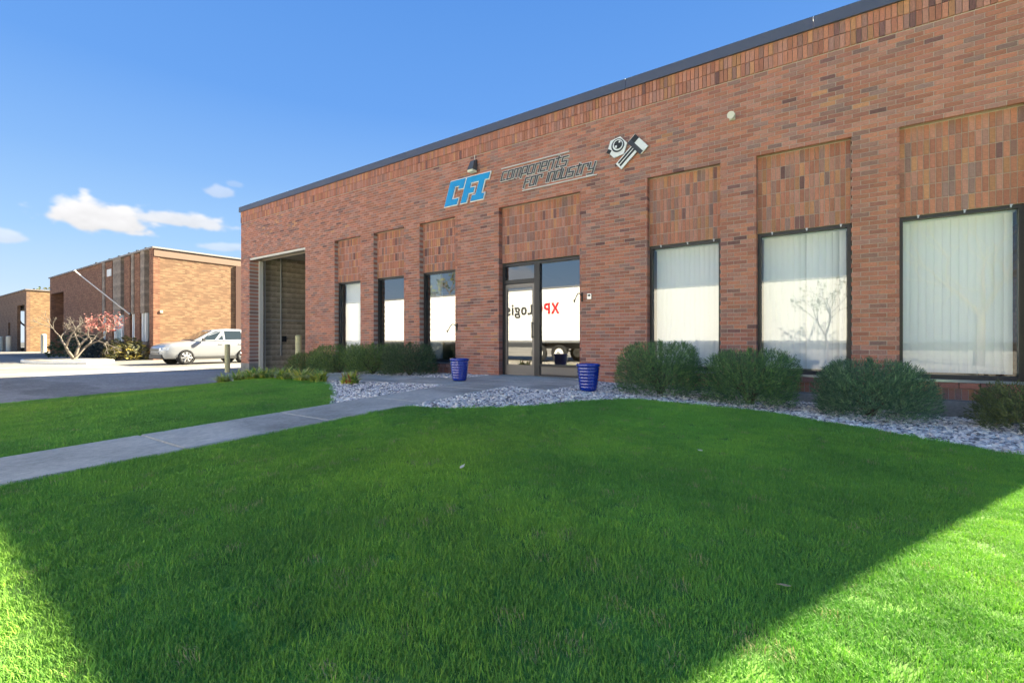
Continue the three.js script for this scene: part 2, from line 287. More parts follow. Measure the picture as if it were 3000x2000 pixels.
// mortar backing with the bays left open
{
  const e = .011, holes = [...WIN.map(([a, b]) => [a, b, .36, BAYTOP]), [...DOOR, .36, BAYTOP], [...GAR, .36, BAYTOP]].sort((a, b) => a[0] - b[0]);
  const w = new MB(); let x = LEFT + .006;
  for (const [a, b, , y1] of holes) { w.box(x, BASE, -.30, a - e, y1 + e, -.007); x = b + e; } w.box(x, BASE, -.30, RIGHT - .006, BAYTOP + e, -.007);
  w.box(LEFT + .006, BAYTOP + e + .0002, -.30, RIGHT - .006, TOP - .002, -.0068);
  w.build('mortar_wall', M.mortar, building);
  for (const [x0, x1] of [[GAR[0] - .3, GAR[0] - .011], [GAR[1] + .011, GAR[1] + .3]]) new MB().box(x0, BASE, -.43, x1, BAYTOP, -.3005).build('jamb_backing', M.mortar, building);
  for (const [a, b] of [...WIN, DOOR]) new MB().box(a - e + .001, WTOP + .002, -.28, b + e - .001, BAYTOP + e - .001, -REC - .007).build('bay_backing', M.mortar, building);
  for (const [a, b] of WIN) new MB().box(a - e + .001, .34, -.28, b + e - .001, .582, -REC - .008).build('spandrel_backing', M.mortar, building);
  const f = new MB(); // concrete foundation under the brick
  f.box(LEFT - .005, -.3, -.32, GAR[0] + .003, BASE - .003, .012); f.box(GAR[1] - .003, -.3, -.32, DOOR[0] - .004, BASE - .003, .012); f.box(DOOR[1] + .004, -.3, -.32, RIGHT + .006, BASE - .003, .012);
  f.box(DOOR[0] - .003, -.3, -.31, DOOR[1] + .003, .372, -.02);
  f.build('foundation', M.foundation, building);
  // coping: a bent metal cap in lengths with lapped joints
  const cop = group('coping', building), n = 7, l = (RIGHT - LEFT + .1) / n;
  for (let k = 0; k < n; k++) { const a = LEFT - .05 + k * l + .003, b = LEFT - .05 + (k + 1) * l - .003; new MB().box(a, TOP - .02, .018, b, TOP + .16, .062).box(a, TOP + .12, -.36, b, TOP + .165, .0605).build('coping_length', M.coping, cop); }
  // the other walls and the roof
  const far = -30; const wall = new MB();
  wall.box(RIGHT - .28, -.3, far, RIGHT - .004, TOP, -.302).box(LEFT + .004, -.3, far, LEFT + .28, TOP, -.302).box(LEFT + .3, -.3, far, RIGHT - .3, TOP, far + .3);
  wall.build('side_wall', std([.36, .19, .12], .9, { map: rep(courseTex, .46) }), building);
  new MB().box(LEFT + .29, 5.2, far + .31, RIGHT - .29, 5.45, -.31).build('roof', std([.3, .3, .3], .9), building);
  // rooms: office behind the windows, loading bay on the far side
  const room = new MB(); room.box(-13.6, .2, -5, RIGHT - .3, .37, -.315).build('floor', M.carpet, building);
  new MB().box(-13.6, .38, -5.2, RIGHT - .3, 3.2, -5.02).build('interior_wall', M.interior, building);
  new MB().box(-13.6, 3.05, -5, RIGHT - .3, 3.2, -.32).build('interior_ceiling', M.interior, building);
  new MB().box(-13.9, .0, -12, -13.62, 5.1, -.32).build('interior_wall', M.interior, building);
  for (const px of [-7.2, -3.6]) new MB().box(px - .06, .38, -5, px + .06, 3.04, -.33).build('interior_wall', M.interior, building);
}
// ---------------------------------------------------------------- loading bay
{
  const r = rng(9), bm = [.86, .94, 1, 1.07].map((k) => std([.66 * k, .56 * k, .42 * k], .95, { map: rep(concreteTex, 1) }));
  const wallX = -18.02; // block side wall, seen through the open bay
  new MB().box(LEFT + .29, -.1, -12, wallX - .012, 5.1, -.34).build('interior_wall', M.mortar, building);
  const cache = {}; let n = 0;
  for (let row = 0; row < 22; row++) for (let k = 0; k < 8; k++) {
    const y0 = .0 + row * .2032, z1 = -.5 - k * .4064 + (row % 2 ? .2032 : 0); const za = Math.min(z1, -.5), zb = z1 - .4064; if (za - zb < .06 || y0 > 4.45) continue;
    const w = +(za - zb).toFixed(3), g = cache[w] ??= new MB().box(-.1, .006, -w + .006, 0, .1972, -.006).geometry();
    const m = mesh('block', g, bm[Math.floor(r() * 4)], building); m.position.set(wallX + (r() - .5) * .003, y0, za); n++;
  }
  new MB().box(wallX - .01, -.09, -12, -13.92, .006, -.02).build('bay_floor', M.concrete, building);
  new MB().box(wallX - .01, 4.5, -12, -13.92, 4.7, -.42).box(LEFT + .3, 0, -12.3, -13.9, 5.1, -12.02).build('interior_ceiling', M.interiorDark, building);
  new MB().box(GAR[0] - .3, BAYTOP - .05, -.50, GAR[1] + .3, 5.0, -.44).build('lintel', M.interiorDark, building);
  // steel frame round the opening
  const st = group('bay_frame', building);
  new MB().box(GAR[0], .0, -.47, GAR[0] + .07, BAYTOP - .075, -.33).build('jamb', M.creamSteel, st);
  new MB().box(GAR[1] - .07, .0, -.47, GAR[1], BAYTOP - .075, -.33).build('jamb', M.creamSteel, st);
  new MB().box(GAR[0], BAYTOP - .07, -.10, GAR[1], BAYTOP - .004, -.02).build('header', M.creamSteel, st);
  // sectional door run up under the ceiling
  const sd = group('overhead_door', building); for (let k = 0; k < 5; k++) new MB().box(GAR[0] + .1, 4.36, -1.35 - k * .62, GAR[1] - .1, 4.41, -.75 - k * .62).build('door_panel', std([.42, .38, .3], .6), sd);
  for (const x of [GAR[0] + .05, GAR[1] - .05]) new MB().box(x - .02, .05, -.56, x + .02, 4.3, -.52).build('door_track', M.steel, sd);
  const cd = group('conduit', building); new MB().bar([wallX + .03, .6, -1.25], [wallX + .03, 4.4, -1.25], .03).build('pipe', std([.38, .37, .34], .5), cd); new MB().cbox(wallX + .06, 1.25, -1.35, .1, .22, .16).build('switch_box', M.black, cd); new MB().box(wallX + .01, 1.95, -3.6, wallX + .06, 2.0, -.6).build('rail', std([.36, .34, .3], .6), cd);
}
// ---------------------------------------------------------------- windows
const blindR = rng(21);
WIN.forEach(([a, b], i) => {
  const w = group('window', building), z = -REC - .03, fw = .05;
  new MB().box(a, WBOT, z - .10, a + fw, WTOP, z).box(b - fw, WBOT, z - .10, b, WTOP, z).box(a + fw, WTOP - fw, z - .10, b - fw, WTOP, z - .001).box(a + fw, WBOT, z - .10, b - fw, WBOT + .09, z - .001).build('frame', M.bronze, w);
  new MB().box(a + .006, WBOT - .005, z + .001, b - .006, WBOT + .032, z + .075).build('sill', M.sill, w);
  new MB().quad([a + fw, WBOT + .09, z - .05], [b - fw, WBOT + .09, z - .05], [b - fw, WTOP - fw, z - .05], [a + fw, WTOP - fw, z - .05]).build('pane', i === 1 || i === 2 ? M.glassDark : M.glass, w);
  for (const t of [.17, .55, .9]) if (i > 2) { const x = lerp(a, b, t); new MB().box(x - .008, WTOP - .035, z + .001, x + .008, WTOP + .008, z + .022).box(x - .014, WTOP - .012, z + .022, x + .014, WTOP + .003, z + .034).build('clip', M.steel, w); }
});
// ---------------------------------------------------------------- vertical blinds (things that hang inside the windows)
const blindLabels = { 0: 'closed white vertical blind in the window beside the loading bay', 2: 'white vertical blind drawn to one side behind the window left of the glass door', 3: 'closed white vertical blind in the window right of the glass door', 4: 'white vertical blind with dark gaps in the middle window of the three large ones', 5: 'closed white vertical blind in the large window at the right edge' };
for (const i of [0, 2, 3, 4, 5]) {
  const [a0, b0] = WIN[i], a = a0 + .06, b = i === 2 ? a0 + .42 : b0 - .06, t = thing('vertical_blind', blindLabels[i], 'blind', [a, WBOT + .1, -REC - .26], 0, 'white vertical blinds');
  new MB().box(-.02, 2.19, -.03, b - a + .02, 2.25, .03).build('headrail', M.white, t);
  const pitch = i === 2 ? .045 : i === 4 ? .0905 : .086, n = Math.round((b - a) / pitch), sl = .089;
  const turn0 = { 0: .10, 2: .9, 3: .06, 4: .05, 5: .05 }[i];
  const g = new MB(); const seg = 4; // slightly cupped slat
  for (let k = 0; k < seg; k++) { const x0 = -sl / 2 + k * sl / seg, x1 = x0 + sl / seg, c = (x) => .006 * (1 - (2 * x / sl) ** 2); g.quad([x0, .01, c(x0)], [x1, .01, c(x1)], [x1, 2.19, c(x1)], [x0, 2.19, c(x0)]); }
  const gg = g.geometry();
  for (let k = 0; k < n; k++) { const m = mesh('slat', gg, M.blind, t); m.position.set((k + .5) * (b - a) / n, 0, 0); m.rotation.y = turn0 + (blindR() - .5) * (i === 4 ? .12 : .05); if (i === 4 && blindR() < .12) m.rotation.y += .35; }
}
// ---------------------------------------------------------------- glass entrance
{
  const z = -REC - .02, [a, b] = DOOR, top = WTOP - .02, y0 = .385, m0 = -5.605, m1 = -5.465;
  const fr = group('storefront', building);
  new MB().box(a, y0, z - .11, a + .06, top, z).box(b - .06, y0, z - .11, b, top, z).box(a + .06, top - .06, z - .11, b - .06, top, z - .001).box(m0, y0, z - .11, m1, top - .06, z + .004).box(a + .06, 2.46, z - .10, m0, 2.55, z - .002).build('frame', M.bronze, fr);
  new MB().box(m1, y0, z - .09, b - .06, .43, z - .004).box(m1, .60, z - .09, b - .06, .655, z - .005).build('frame', M.bronze, fr);
  new MB().box(m1 + .001, .431, z - .05, b - .061, .599, z - .03).build('kick_panel', M.bronzeEdge, fr);
  new MB().quad([a + .06, 2.55, z - .05], [m0, 2.55, z - .05], [m0, top - .06, z - .05], [a + .06, top - .06, z - .05]).build('pane', M.glassDark, fr);
  new MB().quad([m1, .655, z - .05], [b - .06, .655, z - .05], [b - .06, top - .06, z - .05], [m1, top - .06, z - .05]).build('pane', M.glassDark, fr);
  const d = group('door', building), dz = z - .02, A = a + .065, B = m0 - .005;
  new MB().box(A, y0 + .01, dz - .045, A + .055, 2.45, dz).box(B - .06, y0 + .01, dz - .045, B, 2.45, dz).box(A + .055, 2.36, dz - .045, B - .06, 2.45, dz - .001).box(A + .055, y0 + .01, dz - .045, B - .06, .62, dz - .001).build('door_frame', M.bronzeEdge, d);
  new MB().quad([A + .055, .62, dz - .022], [B - .06, .62, dz - .022], [B - .06, 2.36, dz - .022], [A + .055, 2.36, dz - .022]).build('pane', M.glassDark, d);
  new MB().bar([B - .03, 1.22, dz + .06], [B - .03, 1.58, dz + .06], .014).bar([B - .03, 1.25, dz], [B - .03, 1.25, dz + .06], .01).bar([B - .03, 1.55, dz], [B - .03, 1.55, dz + .06], .01).build('handle', M.black, d);
  new MB().box(a, .372, -.15, b, .39, .03).build('threshold', M.steel, fr);
}
// reception desk inside the door
{ const t = thing('reception_desk', 'wooden reception desk dimly seen through the glass door', 'desk', [-5.6, .37, -2.6]);
  new MB().box(-1.1, 1.0, -.4, 1.1, 1.05, .3).build('top', M.wood, t); new MB().box(-1.05, 0, .2, 1.05, 1.0, .25).build('front_panel', M.wood, t); for (const s of [-1, 1]) new MB().box(s * 1.02 - .025, 0, -.36, s * 1.02 + .025, 1.0, .199).build('side_panel', M.wood, t); }
console.log('building done');

// ================================================================ signs and fittings on the facade
const font = await new FontLoader().loadAsync('fonts/droid/droid_sans_bold.typeface.json');
// strokes of a square lettering, on a grid 4 wide and 6 high
const GLYPH = {
  c: [[[4, 6], [0, 6], [0, 0], [4, 0]]], o: [[[0, 0], [4, 0], [4, 6], [0, 6], [0, 0]]], m: [[[0, 0], [0, 6], [6, 6], [6, 0]], [[3, 6], [3, 0]]], p: [[[0, -1.2], [0, 6], [4, 6], [4, 1.4], [0, 1.4]]], n: [[[0, 0], [0, 6], [4, 6], [4, 0]]],
  e: [[[4, 0], [0, 0], [0, 6], [4, 6], [4, 3], [0, 3]]], t: [[[0, 6], [4, 6]], [[2, 7.2], [2, 0], [4, 0]]], s: [[[4, 6], [0, 6], [0, 3], [4, 3], [4, 0], [0, 0]]], f: [[[4, 6], [0, 6], [0, -.6]], [[0, 3], [3.2, 3]]], r: [[[0, 0], [0, 6], [4, 6], [4, 4.4]]],
  i: [[[0, 0], [0, 6]]], d: [[[4, 7.2], [4, 0], [0, 0], [0, 6], [4, 6]]], u: [[[0, 6], [0, 0], [4, 0], [4, 6]]], y: [[[0, 6], [0, 2], [4, 2]], [[4, 6], [4, -1.2], [0, -1.2]]],
};
const wide = (ch) => ch === ' ' ? 2.6 : ch === 'm' ? 6 : ch === 'i' ? 0 : 4;
function strokes(list, sx, sy, th, slant, z0, z1) {
  const b = new MB(), P = ([x, y]) => [x * sx + y * sy * slant, y * sy];
  for (const line of list) for (let k = 0; k < line.length - 1; k++) {
    let p = P(line[k]), q = P(line[k + 1]); const dx = q[0] - p[0], dy = q[1] - p[1], l = Math.hypot(dx, dy) || 1, ux = dx / l, uy = dy / l, h = th / 2, eps = (k % 2) * .0006;
    p = [p[0] - ux * h, p[1] - uy * h]; q = [q[0] + ux * h, q[1] + uy * h]; const nx = -uy * h, ny = ux * h, Z = z1 + eps;
    const c = [[p[0] - nx, p[1] - ny], [q[0] - nx, q[1] - ny], [q[0] + nx, q[1] + ny], [p[0] + nx, p[1] + ny]];
    b.quad([...c[0], Z], [...c[1], Z], [...c[2], Z], [...c[3], Z]); for (let e = 0; e < 4; e++) { const a = c[e], d = c[(e + 1) % 4]; b.quad([...a, z0], [...d, z0], [...d, Z], [...a, Z]); }
  }
  return b;
}
{
  // blue initials: white backing outline with blue faces
  const t = thing('letter_sign', 'blue slanted initials sign with white outline under the wall lamp', 'sign', [-8.12, 4.48, .006]);
  const CP = [[0, 0], [.40, 0], [.40, .14], [.19, .14], [.19, .44], [.34, .44], [.34, .36], [.48, .36], [.48, .58], [0, .58]];
  const FP = [[.53, 0], [.70, 0], [.70, .20], [.85, .20], [.85, .32], [.70, .32], [.70, .44], [.95, .44], [.95, .13], [.84, .13], [.84, 0], [1.21, 0], [1.21, .13], [1.11, .13], [1.11, .44], [1.22, .44], [1.22, .58], [.53, .58]];
  const plate = (pts, grow, depth, z) => { const n = pts.length, s = new THREE.Shape(); pts.forEach((p, k) => { const a = pts[(k + n - 1) % n], b = pts[(k + 1) % n], u = [Math.sign(p[0] - a[0]), Math.sign(p[1] - a[1])], v = [Math.sign(b[0] - p[0]), Math.sign(b[1] - p[1])]; const x = p[0] + (u[1] + v[1]) * grow, y = p[1] - (u[0] + v[0]) * grow, X = x + .36 * y; k ? s.lineTo(X, y) : s.moveTo(X, y); }); return new THREE.ExtrudeGeometry(s, { depth, bevelEnabled: false }).translate(0, 0, z); };
  for (const l of [CP, FP]) { const p = group('letter', t); mesh('outline', plate(l, .022, .028, 0), M.white, p); mesh('face', plate(l, 0, .016, .029), M.signBlue, p); }
}
{
  const line = (txt, x, y, sx, sy, th, parent) => { for (const ch of txt) { if (GLYPH[ch]) { const p = group('letter', parent); p.position.set(x, y, 0); strokes(GLYPH[ch], sx, sy, th * 2.1, .35, 0, .012).build('outline', M.signPale, p); strokes(GLYPH[ch], sx, sy, th, .35, .011, .022).build('face', M.signDark, p); } x += (wide(ch) + 1.75) * sx; } return x; };
  const a = thing('lettering', 'dark slanted metal lettering reading components for industry between two pale bars', 'sign', [0, 0, .006]);
  line('components', -6.40, 4.80, .0288, .030, .026, a); line('for industry', -5.78, 4.545, .0268, .030, .026, a);
  new MB().box(-6.38, 5.05, 0, -4.64, 5.072, .03).build('bar', M.signPale, a); new MB().box(-5.81, 4.452, 0, -4.02, 4.474, .03).build('bar', M.signPale, a);
}
{
  const t = thing('nut_and_bolt_emblem', 'black and white nut and bolt emblem mounted on the brick wall', 'emblem', [0, 0, .006]);
  const hex = (cx, cy, r, z0, z1, rot = .2, n = 6, sq = 1) => { const s = new THREE.Shape(); for (let k = 0; k <= n; k++) { const q = rot + k / n * Math.PI * 2; const x = Math.cos(q) * r * sq, y = Math.sin(q) * r; k ? s.lineTo(x, y) : s.moveTo(x, y); } return new THREE.ExtrudeGeometry(s, { depth: z1 - z0, bevelEnabled: false }).translate(cx, cy, z0); };
  const nut = group('nut', t);
  mesh('body', hex(-3.60, 4.90, .205, 0, .03), M.white, nut); mesh('side', hex(-3.765, 4.85, .055, .028, .036, .2, 4), M.black, nut); mesh('ring', hex(-3.585, 4.93, .13, .03, .038, 0, 24), M.signDark, nut); mesh('ring', hex(-3.58, 4.935, .105, .038, .044, 0, 24), M.white, nut); mesh('bore', hex(-3.575, 4.94, .082, .044, .05, 0, 24), M.black, nut); mesh('thread', hex(-3.615, 4.905, .03, .05, .055, .78, 4), M.white, nut); mesh('thread', hex(-3.54, 4.985, .024, .05, .055, .78, 4), M.white, nut);
  const bolt = group('bolt', t), ang = Math.atan2(4.85 - 4.53, -3.18 - -3.54), rot = new THREE.Matrix4().makeRotationZ(ang).setPosition(-3.54, 4.53, 0);
  const part = (nm, b, m) => mesh(nm, b.geometry().applyMatrix4(rot), m, bolt);
  part('shaft', new MB().box(-.03, -.085, .03, .42, .085, .05), M.white); part('thread', new MB().box(.01, .028, .05, .42, .062, .056), M.black); part('thread', new MB().box(.0, -.032, .05, .42, .004, .056), M.black);
  part('head', new MB().box(.40, -.19, .03, .58, .19, .058), M.white); part('collar', new MB().box(.38, -.18, .058, .46, .18, .066), M.signDark); part('facet', new MB().box(.46, .07, .058, .58, .18, .064), M.black);
}
{
  const t = thing('wall_lamp', 'dark wall lamp with cream lens above the blue initials', 'lamp', [-7.17, 5.14, .01]);
  new MB().box(-.07, .12, 0, .07, .30, .02).build('back_plate', M.black, t);
  const hs = new MB(); const q = [[-.085, .0], [.085, .0], [.075, .2], [-.075, .2]]; hs.quad([q[0][0], .03, .19], [q[1][0], .03, .19], [.06, .26, .1], [-.06, .26, .1]).quad([-.06, .26, .1], [.06, .26, .1], [.06, .27, .02], [-.06, .27, .02]).quad([.085, .03, .19], [.085, .03, .02], [.06, .27, .02], [.06, .26, .1]).quad([-.085, .03, .02], [-.085, .03, .19], [-.06, .26, .1], [-.06, .27, .02]); hs.build('housing', std([.09, .095, .1], .5), t);
  new MB().box(-.08, -.02, .03, .08, .03, .185).build('lens', std([.85, .78, .55], .3), t);
  new MB().bar([0, .30, .012], [0, .42, .012], .01).build('conduit', M.creamSteel, t);
  const s = thing('flood_lamp', 'small cream flood lamp high on the brick above the large windows', 'lamp', [-1.55, 4.88, .008]);
  new MB().box(-.045, .0, 0, .045, .1, .02).build('back_plate', M.cream, s); new MB().bar([0, .05, .02], [0, .06, .07], .012).bar([0, .06, .05], [0, .035, .15], .045, .06, 14).build('head', M.creamSteel, s);
  const k = thing('door_bell_box', 'small pale metal box on the brick beside the glass entrance', 'box', [-4.19, 2.0, .004]); new MB().box(-.045, 0, 0, .045, .11, .035).build('case', M.steel, k); new MB().box(-.028, .055, .035, .028, .09, .04).build('plate', M.black, k);
}
// scrolled plant brackets
[[-7.74, 1.47, 'black scrolled plant bracket on the brick beside the window nearest the entrance'], [-4.36, 2.02, 'black scrolled plant bracket on the brick at the right jamb of the entrance']].forEach(([x, y, label]) => {
  const t = thing('plant_bracket', label, 'bracket', [x, y, .006], 0, 'scrolled plant brackets'); const pts = []; for (let k = 0; k <= 14; k++) { const s = k / 14; pts.push(new THREE.Vector3(0, .04 + Math.sin(s * Math.PI) * .10 - s * .10, .02 + s * .30)); } pts.push(new THREE.Vector3(0, -.10, .335), new THREE.Vector3(0, -.075, .36), new THREE.Vector3(0, -.045, .35));
  mesh('arm', new THREE.TubeGeometry(new THREE.CatmullRomCurve3(pts), 30, .009, 6), M.iron, t); new MB().box(-.015, -.06, 0, .015, .12, .016).build('back_plate', M.iron, t);
});
// ================================================================ blue glazed planters
{
  const prof = [[.0, .0], [.125, .0], [.135, .015]]; for (let k = 0; k < 7; k++) { const y = .04 + k * .05, r = .138 + .052 * ((y / .44) ** .75); prof.push([r, y], [r + .004, y + .018], [r + .004, y + .03], [r - .0015, y + .044]); } prof.push([.186, .39], [.199, .405], [.201, .43], [.193, .442], [.178, .44], [.172, .41], [.165, .33]);
  const g = new THREE.LatheGeometry(prof.map(([r, y]) => new THREE.Vector2(r, y)), 48), glaze = phy([.006, .028, .30], .18, { clearcoat: 1, clearcoatRoughness: .06 });
  const one = (x, z, label, s) => { const t = thing('planter', label, 'planter', [x, land(x, z) + .02, z], 0, 'blue glazed planters'); const b = mesh('pot', g, glaze, t); b.scale.setScalar(s); const soil = new MB(); soil.geo(new THREE.CylinderGeometry(.166 * s, .15 * s, .02, 24), new THREE.Matrix4().setPosition(0, .35 * s, 0)); soil.build('soil', M.soil, t); };
  one(-6.08, 1.80, 'cobalt blue ribbed planter on the path left of the glass door', .97); one(-3.44, 1.62, 'cobalt blue ribbed planter on the stones right of the glass door', 1.0);
}
// bollards at the loading bay
{
  const b = (x, z, h, label) => { const t = thing('bollard', label, 'bollard', [x, land(x, z) < .02 ? 0 : land(x, z), z], 0, 'yellow bollards at the loading bay'); new MB().geo(new THREE.CylinderGeometry(.09, .09, h, 20), new THREE.Matrix4().setPosition(0, h / 2, 0)).build('post', M.bollard, t); const c = new THREE.SphereGeometry(.09, 20, 8, 0, Math.PI * 2, 0, Math.PI / 2).scale(1, .35, 1).translate(0, h, 0); mesh('cap', c, std([.42, .45, .2], .6), t); };
  b(-13.95, .42, 1.32, 'pale yellow bollard at the right side of the loading bay behind the hedge'); b(-18.95, .28, 1.02, 'weathered yellow bollard at the outer corner of the building');
}
console.log('fittings done');

// ================================================================ vegetation
// a spray: short twig with narrow leaves, used to cover shrubs
function sprayShrub(o) { // {x,z,r,h,seed,n,dark,tip,flat,gap}
  const r = rng(o.seed), b = new MB(), y0 = land(o.x, o.z);
  const bump = (t, ph) => 1 + .15 * (vnoise(Math.cos(t) * 2 + 9 + o.seed, Math.sin(t) * 2 + ph * 2.2) - .5) * 2 + .14 * (vnoise(Math.cos(t) * 5 + 3 + o.seed, Math.sin(t) * 5 + ph * 5) - .5) * 2;
  for (let k = 0; k < o.n; k++) {
    // a point in the shell of a flattened dome
    const th = r() * Math.PI * 2, cz = r(), ph = Math.asin(Math.min(1, cz * 1.02)); const depth = 1 - r() ** 2.2 * .55, R = bump(th, ph) * depth;
    const up = Math.sin(ph) ** .8, px = Math.cos(th) * Math.cos(ph) ** .42 * o.r * R, pz = Math.sin(th) * Math.cos(ph) ** .42 * o.r * R * (o.sz ?? 1), py = .03 + up * o.h * (.93 + .12 * (bump(th, ph) - 1)) * depth;
    const dir = new THREE.Vector3(Math.cos(th) * Math.cos(ph), .35 + Math.sin(ph) * .9, Math.sin(th) * Math.cos(ph)).add(new THREE.Vector3(r() - .5, r() - .5, r() - .5).multiplyScalar(1.5)).normalize();
    const len = o.len * (.6 + r() * .9), side = new THREE.Vector3().crossVectors(dir, new THREE.Vector3(r() - .5, r() + .2, r() - .5)).normalize(), nor = new THREE.Vector3().crossVectors(side, dir);
    const age = r(), tint = age > .72 ? o.tip : o.dark, kk = .75 + r() * .5; b.color(tint[0] * kk, tint[1] * kk, tint[2] * kk);
    const P = new THREE.Vector3(px, py, pz), nl = 5;
    for (let q = 0; q < nl; q++) { const s = q / (nl - 1), sg = q % 2 ? 1 : -1, base = P.clone().addScaledVector(dir, len * s * .8), tip = base.clone().addScaledVector(dir, len * .42).addScaledVector(side, sg * len * .34 * (1 - s * .5)).addScaledVector(nor, (r() - .5) * len * .3), wv = dir.clone().multiplyScalar(len * .09).addScaledVector(nor, len * .05); const m = base.clone().lerp(tip, .5); b.tri(base.toArray(), m.clone().add(wv).toArray(), tip.toArray()).tri(base.toArray(), tip.toArray(), m.clone().sub(wv).toArray()); }
  }
  const t = thing('shrub', o.label, 'shrub', [o.x, y0, o.z], 0, o.group);
  b.build('foliage', leafMat, t);
  const s = new MB(), inner = rng(o.seed + 1); for (let k = 0; k < 16; k++) { const a = inner() * 6.283, l = .45 + inner() * .45; s.bar([0, -.03, 0], [Math.cos(a) * o.r * .62 * l, o.h * .8 * l, Math.sin(a) * o.r * .62 * l], .016, .006, 5); } s.build('stem', std([.09, .065, .045], 1), t);
  return t;
}
const leafMat = phy([1, 1, 1], .9, { vertexColors: true, transmission: .35, thickness: 0 });
const yd = [.085, .175, .062], yt = [.19, .34, .09];
const RG = 'yew shrubs under the large windows', LG = 'clipped hedge shrubs beside the loading bay';
sprayShrub({ x: -2.46, z: .98, r: .62, h: .86, n: 9500, len: .05, seed: 101, dark: yd, tip: yt, label: 'dense dark green shrub nearest the entrance planter under the large windows', group: RG });
sprayShrub({ x: -1.15, z: .98, r: .60, h: .80, n: 9500, len: .05, seed: 102, dark: yd, tip: yt, label: 'dense dark green shrub second from the entrance between two large windows', group: RG });
sprayShrub({ x: .27, z: .92, r: .60, h: .74, n: 9500, len: .05, seed: 103, dark: [.085, .17, .085], tip: [.18, .31, .135], label: 'dense blue green shrub below the pier between middle and right large windows', group: RG });
sprayShrub({ x: 1.86, z: .72, r: .52, h: .52, n: 2600, len: .075, seed: 104, dark: [.10, .13, .04], tip: [.17, .20, .055], label: 'sparse low olive green shrub under the large window at the right edge', group: RG });
const hl = [.10, .175, .04], hlt = [.20, .29, .05];
[[-12.62, .82, .62, .68, 'olive tinged hedge shrub at the loading bay end of the hedge'], [-11.25, .85, .72, .75, 'clipped green hedge shrub under the window beside the loading bay'], [-9.85, .85, .68, .76, 'clipped green hedge shrub third from the loading bay'], [-8.52, .82, .62, .76, 'clipped dark hedge shrub closest to the left blue planter']].forEach(([x, z, r, h, label], k) =>
  sprayShrub({ x, z, r, h, n: 5200, len: .062, seed: 120 + k, dark: k === 3 ? [.055, .10, .036] : hl, tip: k === 0 ? [.24, .19, .045] : k === 3 ? [.10, .165, .048] : hlt, label, group: LG }));
// daylily clumps with arching strap leaves
function clump(x, z, n, len, seed, cols, label) {
  const r = rng(seed), b = new MB();
  for (let k = 0; k < n; k++) {
    const a = r() * 6.283, l = len * (.55 + r() * .6), lean = .35 + r() * .95, w = .013 + r() * .010, bx = (r() - .5) * .28, bz = (r() - .5) * .2, ca = Math.cos(a), sa = Math.sin(a); const c = cols[Math.floor(r() * cols.length)], kk = .8 + r() * .4; b.color(c[0] * kk, c[1] * kk, c[2] * kk);
    let prev = null; for (let s = 0; s <= 5; s++) { const t = s / 5, out = lean * l * t * t * .9 + .04 * t, y = l * (t - lean * .55 * t * t), ww = w * (1 - t ** 2.5) + .001, cx = bx + ca * out, cz = bz + sa * out; const p = [[cx - sa * ww, y, cz + ca * ww], [cx + sa * ww, y, cz - ca * ww]]; if (prev) b.quad(prev[0], prev[1], p[1], p[0]); prev = p; }
  }
  const t = thing('daylily_clump', label, 'plant', [x, land(x, z), z], 0, 'yellow green daylilies along the planting strip'); b.build('leaves', phy([1, 1, 1], .6, { vertexColors: true, transmission: .35, thickness: 0 }), t);
}
const ly = [[.60, .62, .09], [.40, .52, .08], [.74, .68, .18], [.26, .42, .07]];
[[-13.45, 2.80, 190, .36, ly, 'yellow green daylily clump closest to the driveway'], [-12.7, 2.74, 210, .42, [...ly, [.24, .50, .09]], 'fuller green daylily clump second from the driveway'], [-11.95, 2.80, 190, .42, [...ly, [.24, .50, .09]], 'green daylily clump third from the driveway'], [-11.2, 2.84, 190, .37, ly, 'yellow green daylily clump fourth from the driveway'], [-10.4, 2.86, 190, .40, ly, 'yellow green daylily clump fifth from the driveway'], [-9.65, 2.88, 190, .38, ly, 'fading yellow daylily clump sixth from the driveway'], [-8.95, 2.95, 170, .36, ly, 'fading yellow daylily clump at the stone end of the row']].forEach(([x, z, n, l, c, label], k) => clump(x, z, n, l, 201 + k, c, label));
clump(-7.95, 2.92, 120, .36, 216, [...ly, [.45, .15, .04], [.70, .60, .08]], 'small yellow and russet plant alone in the river stones');

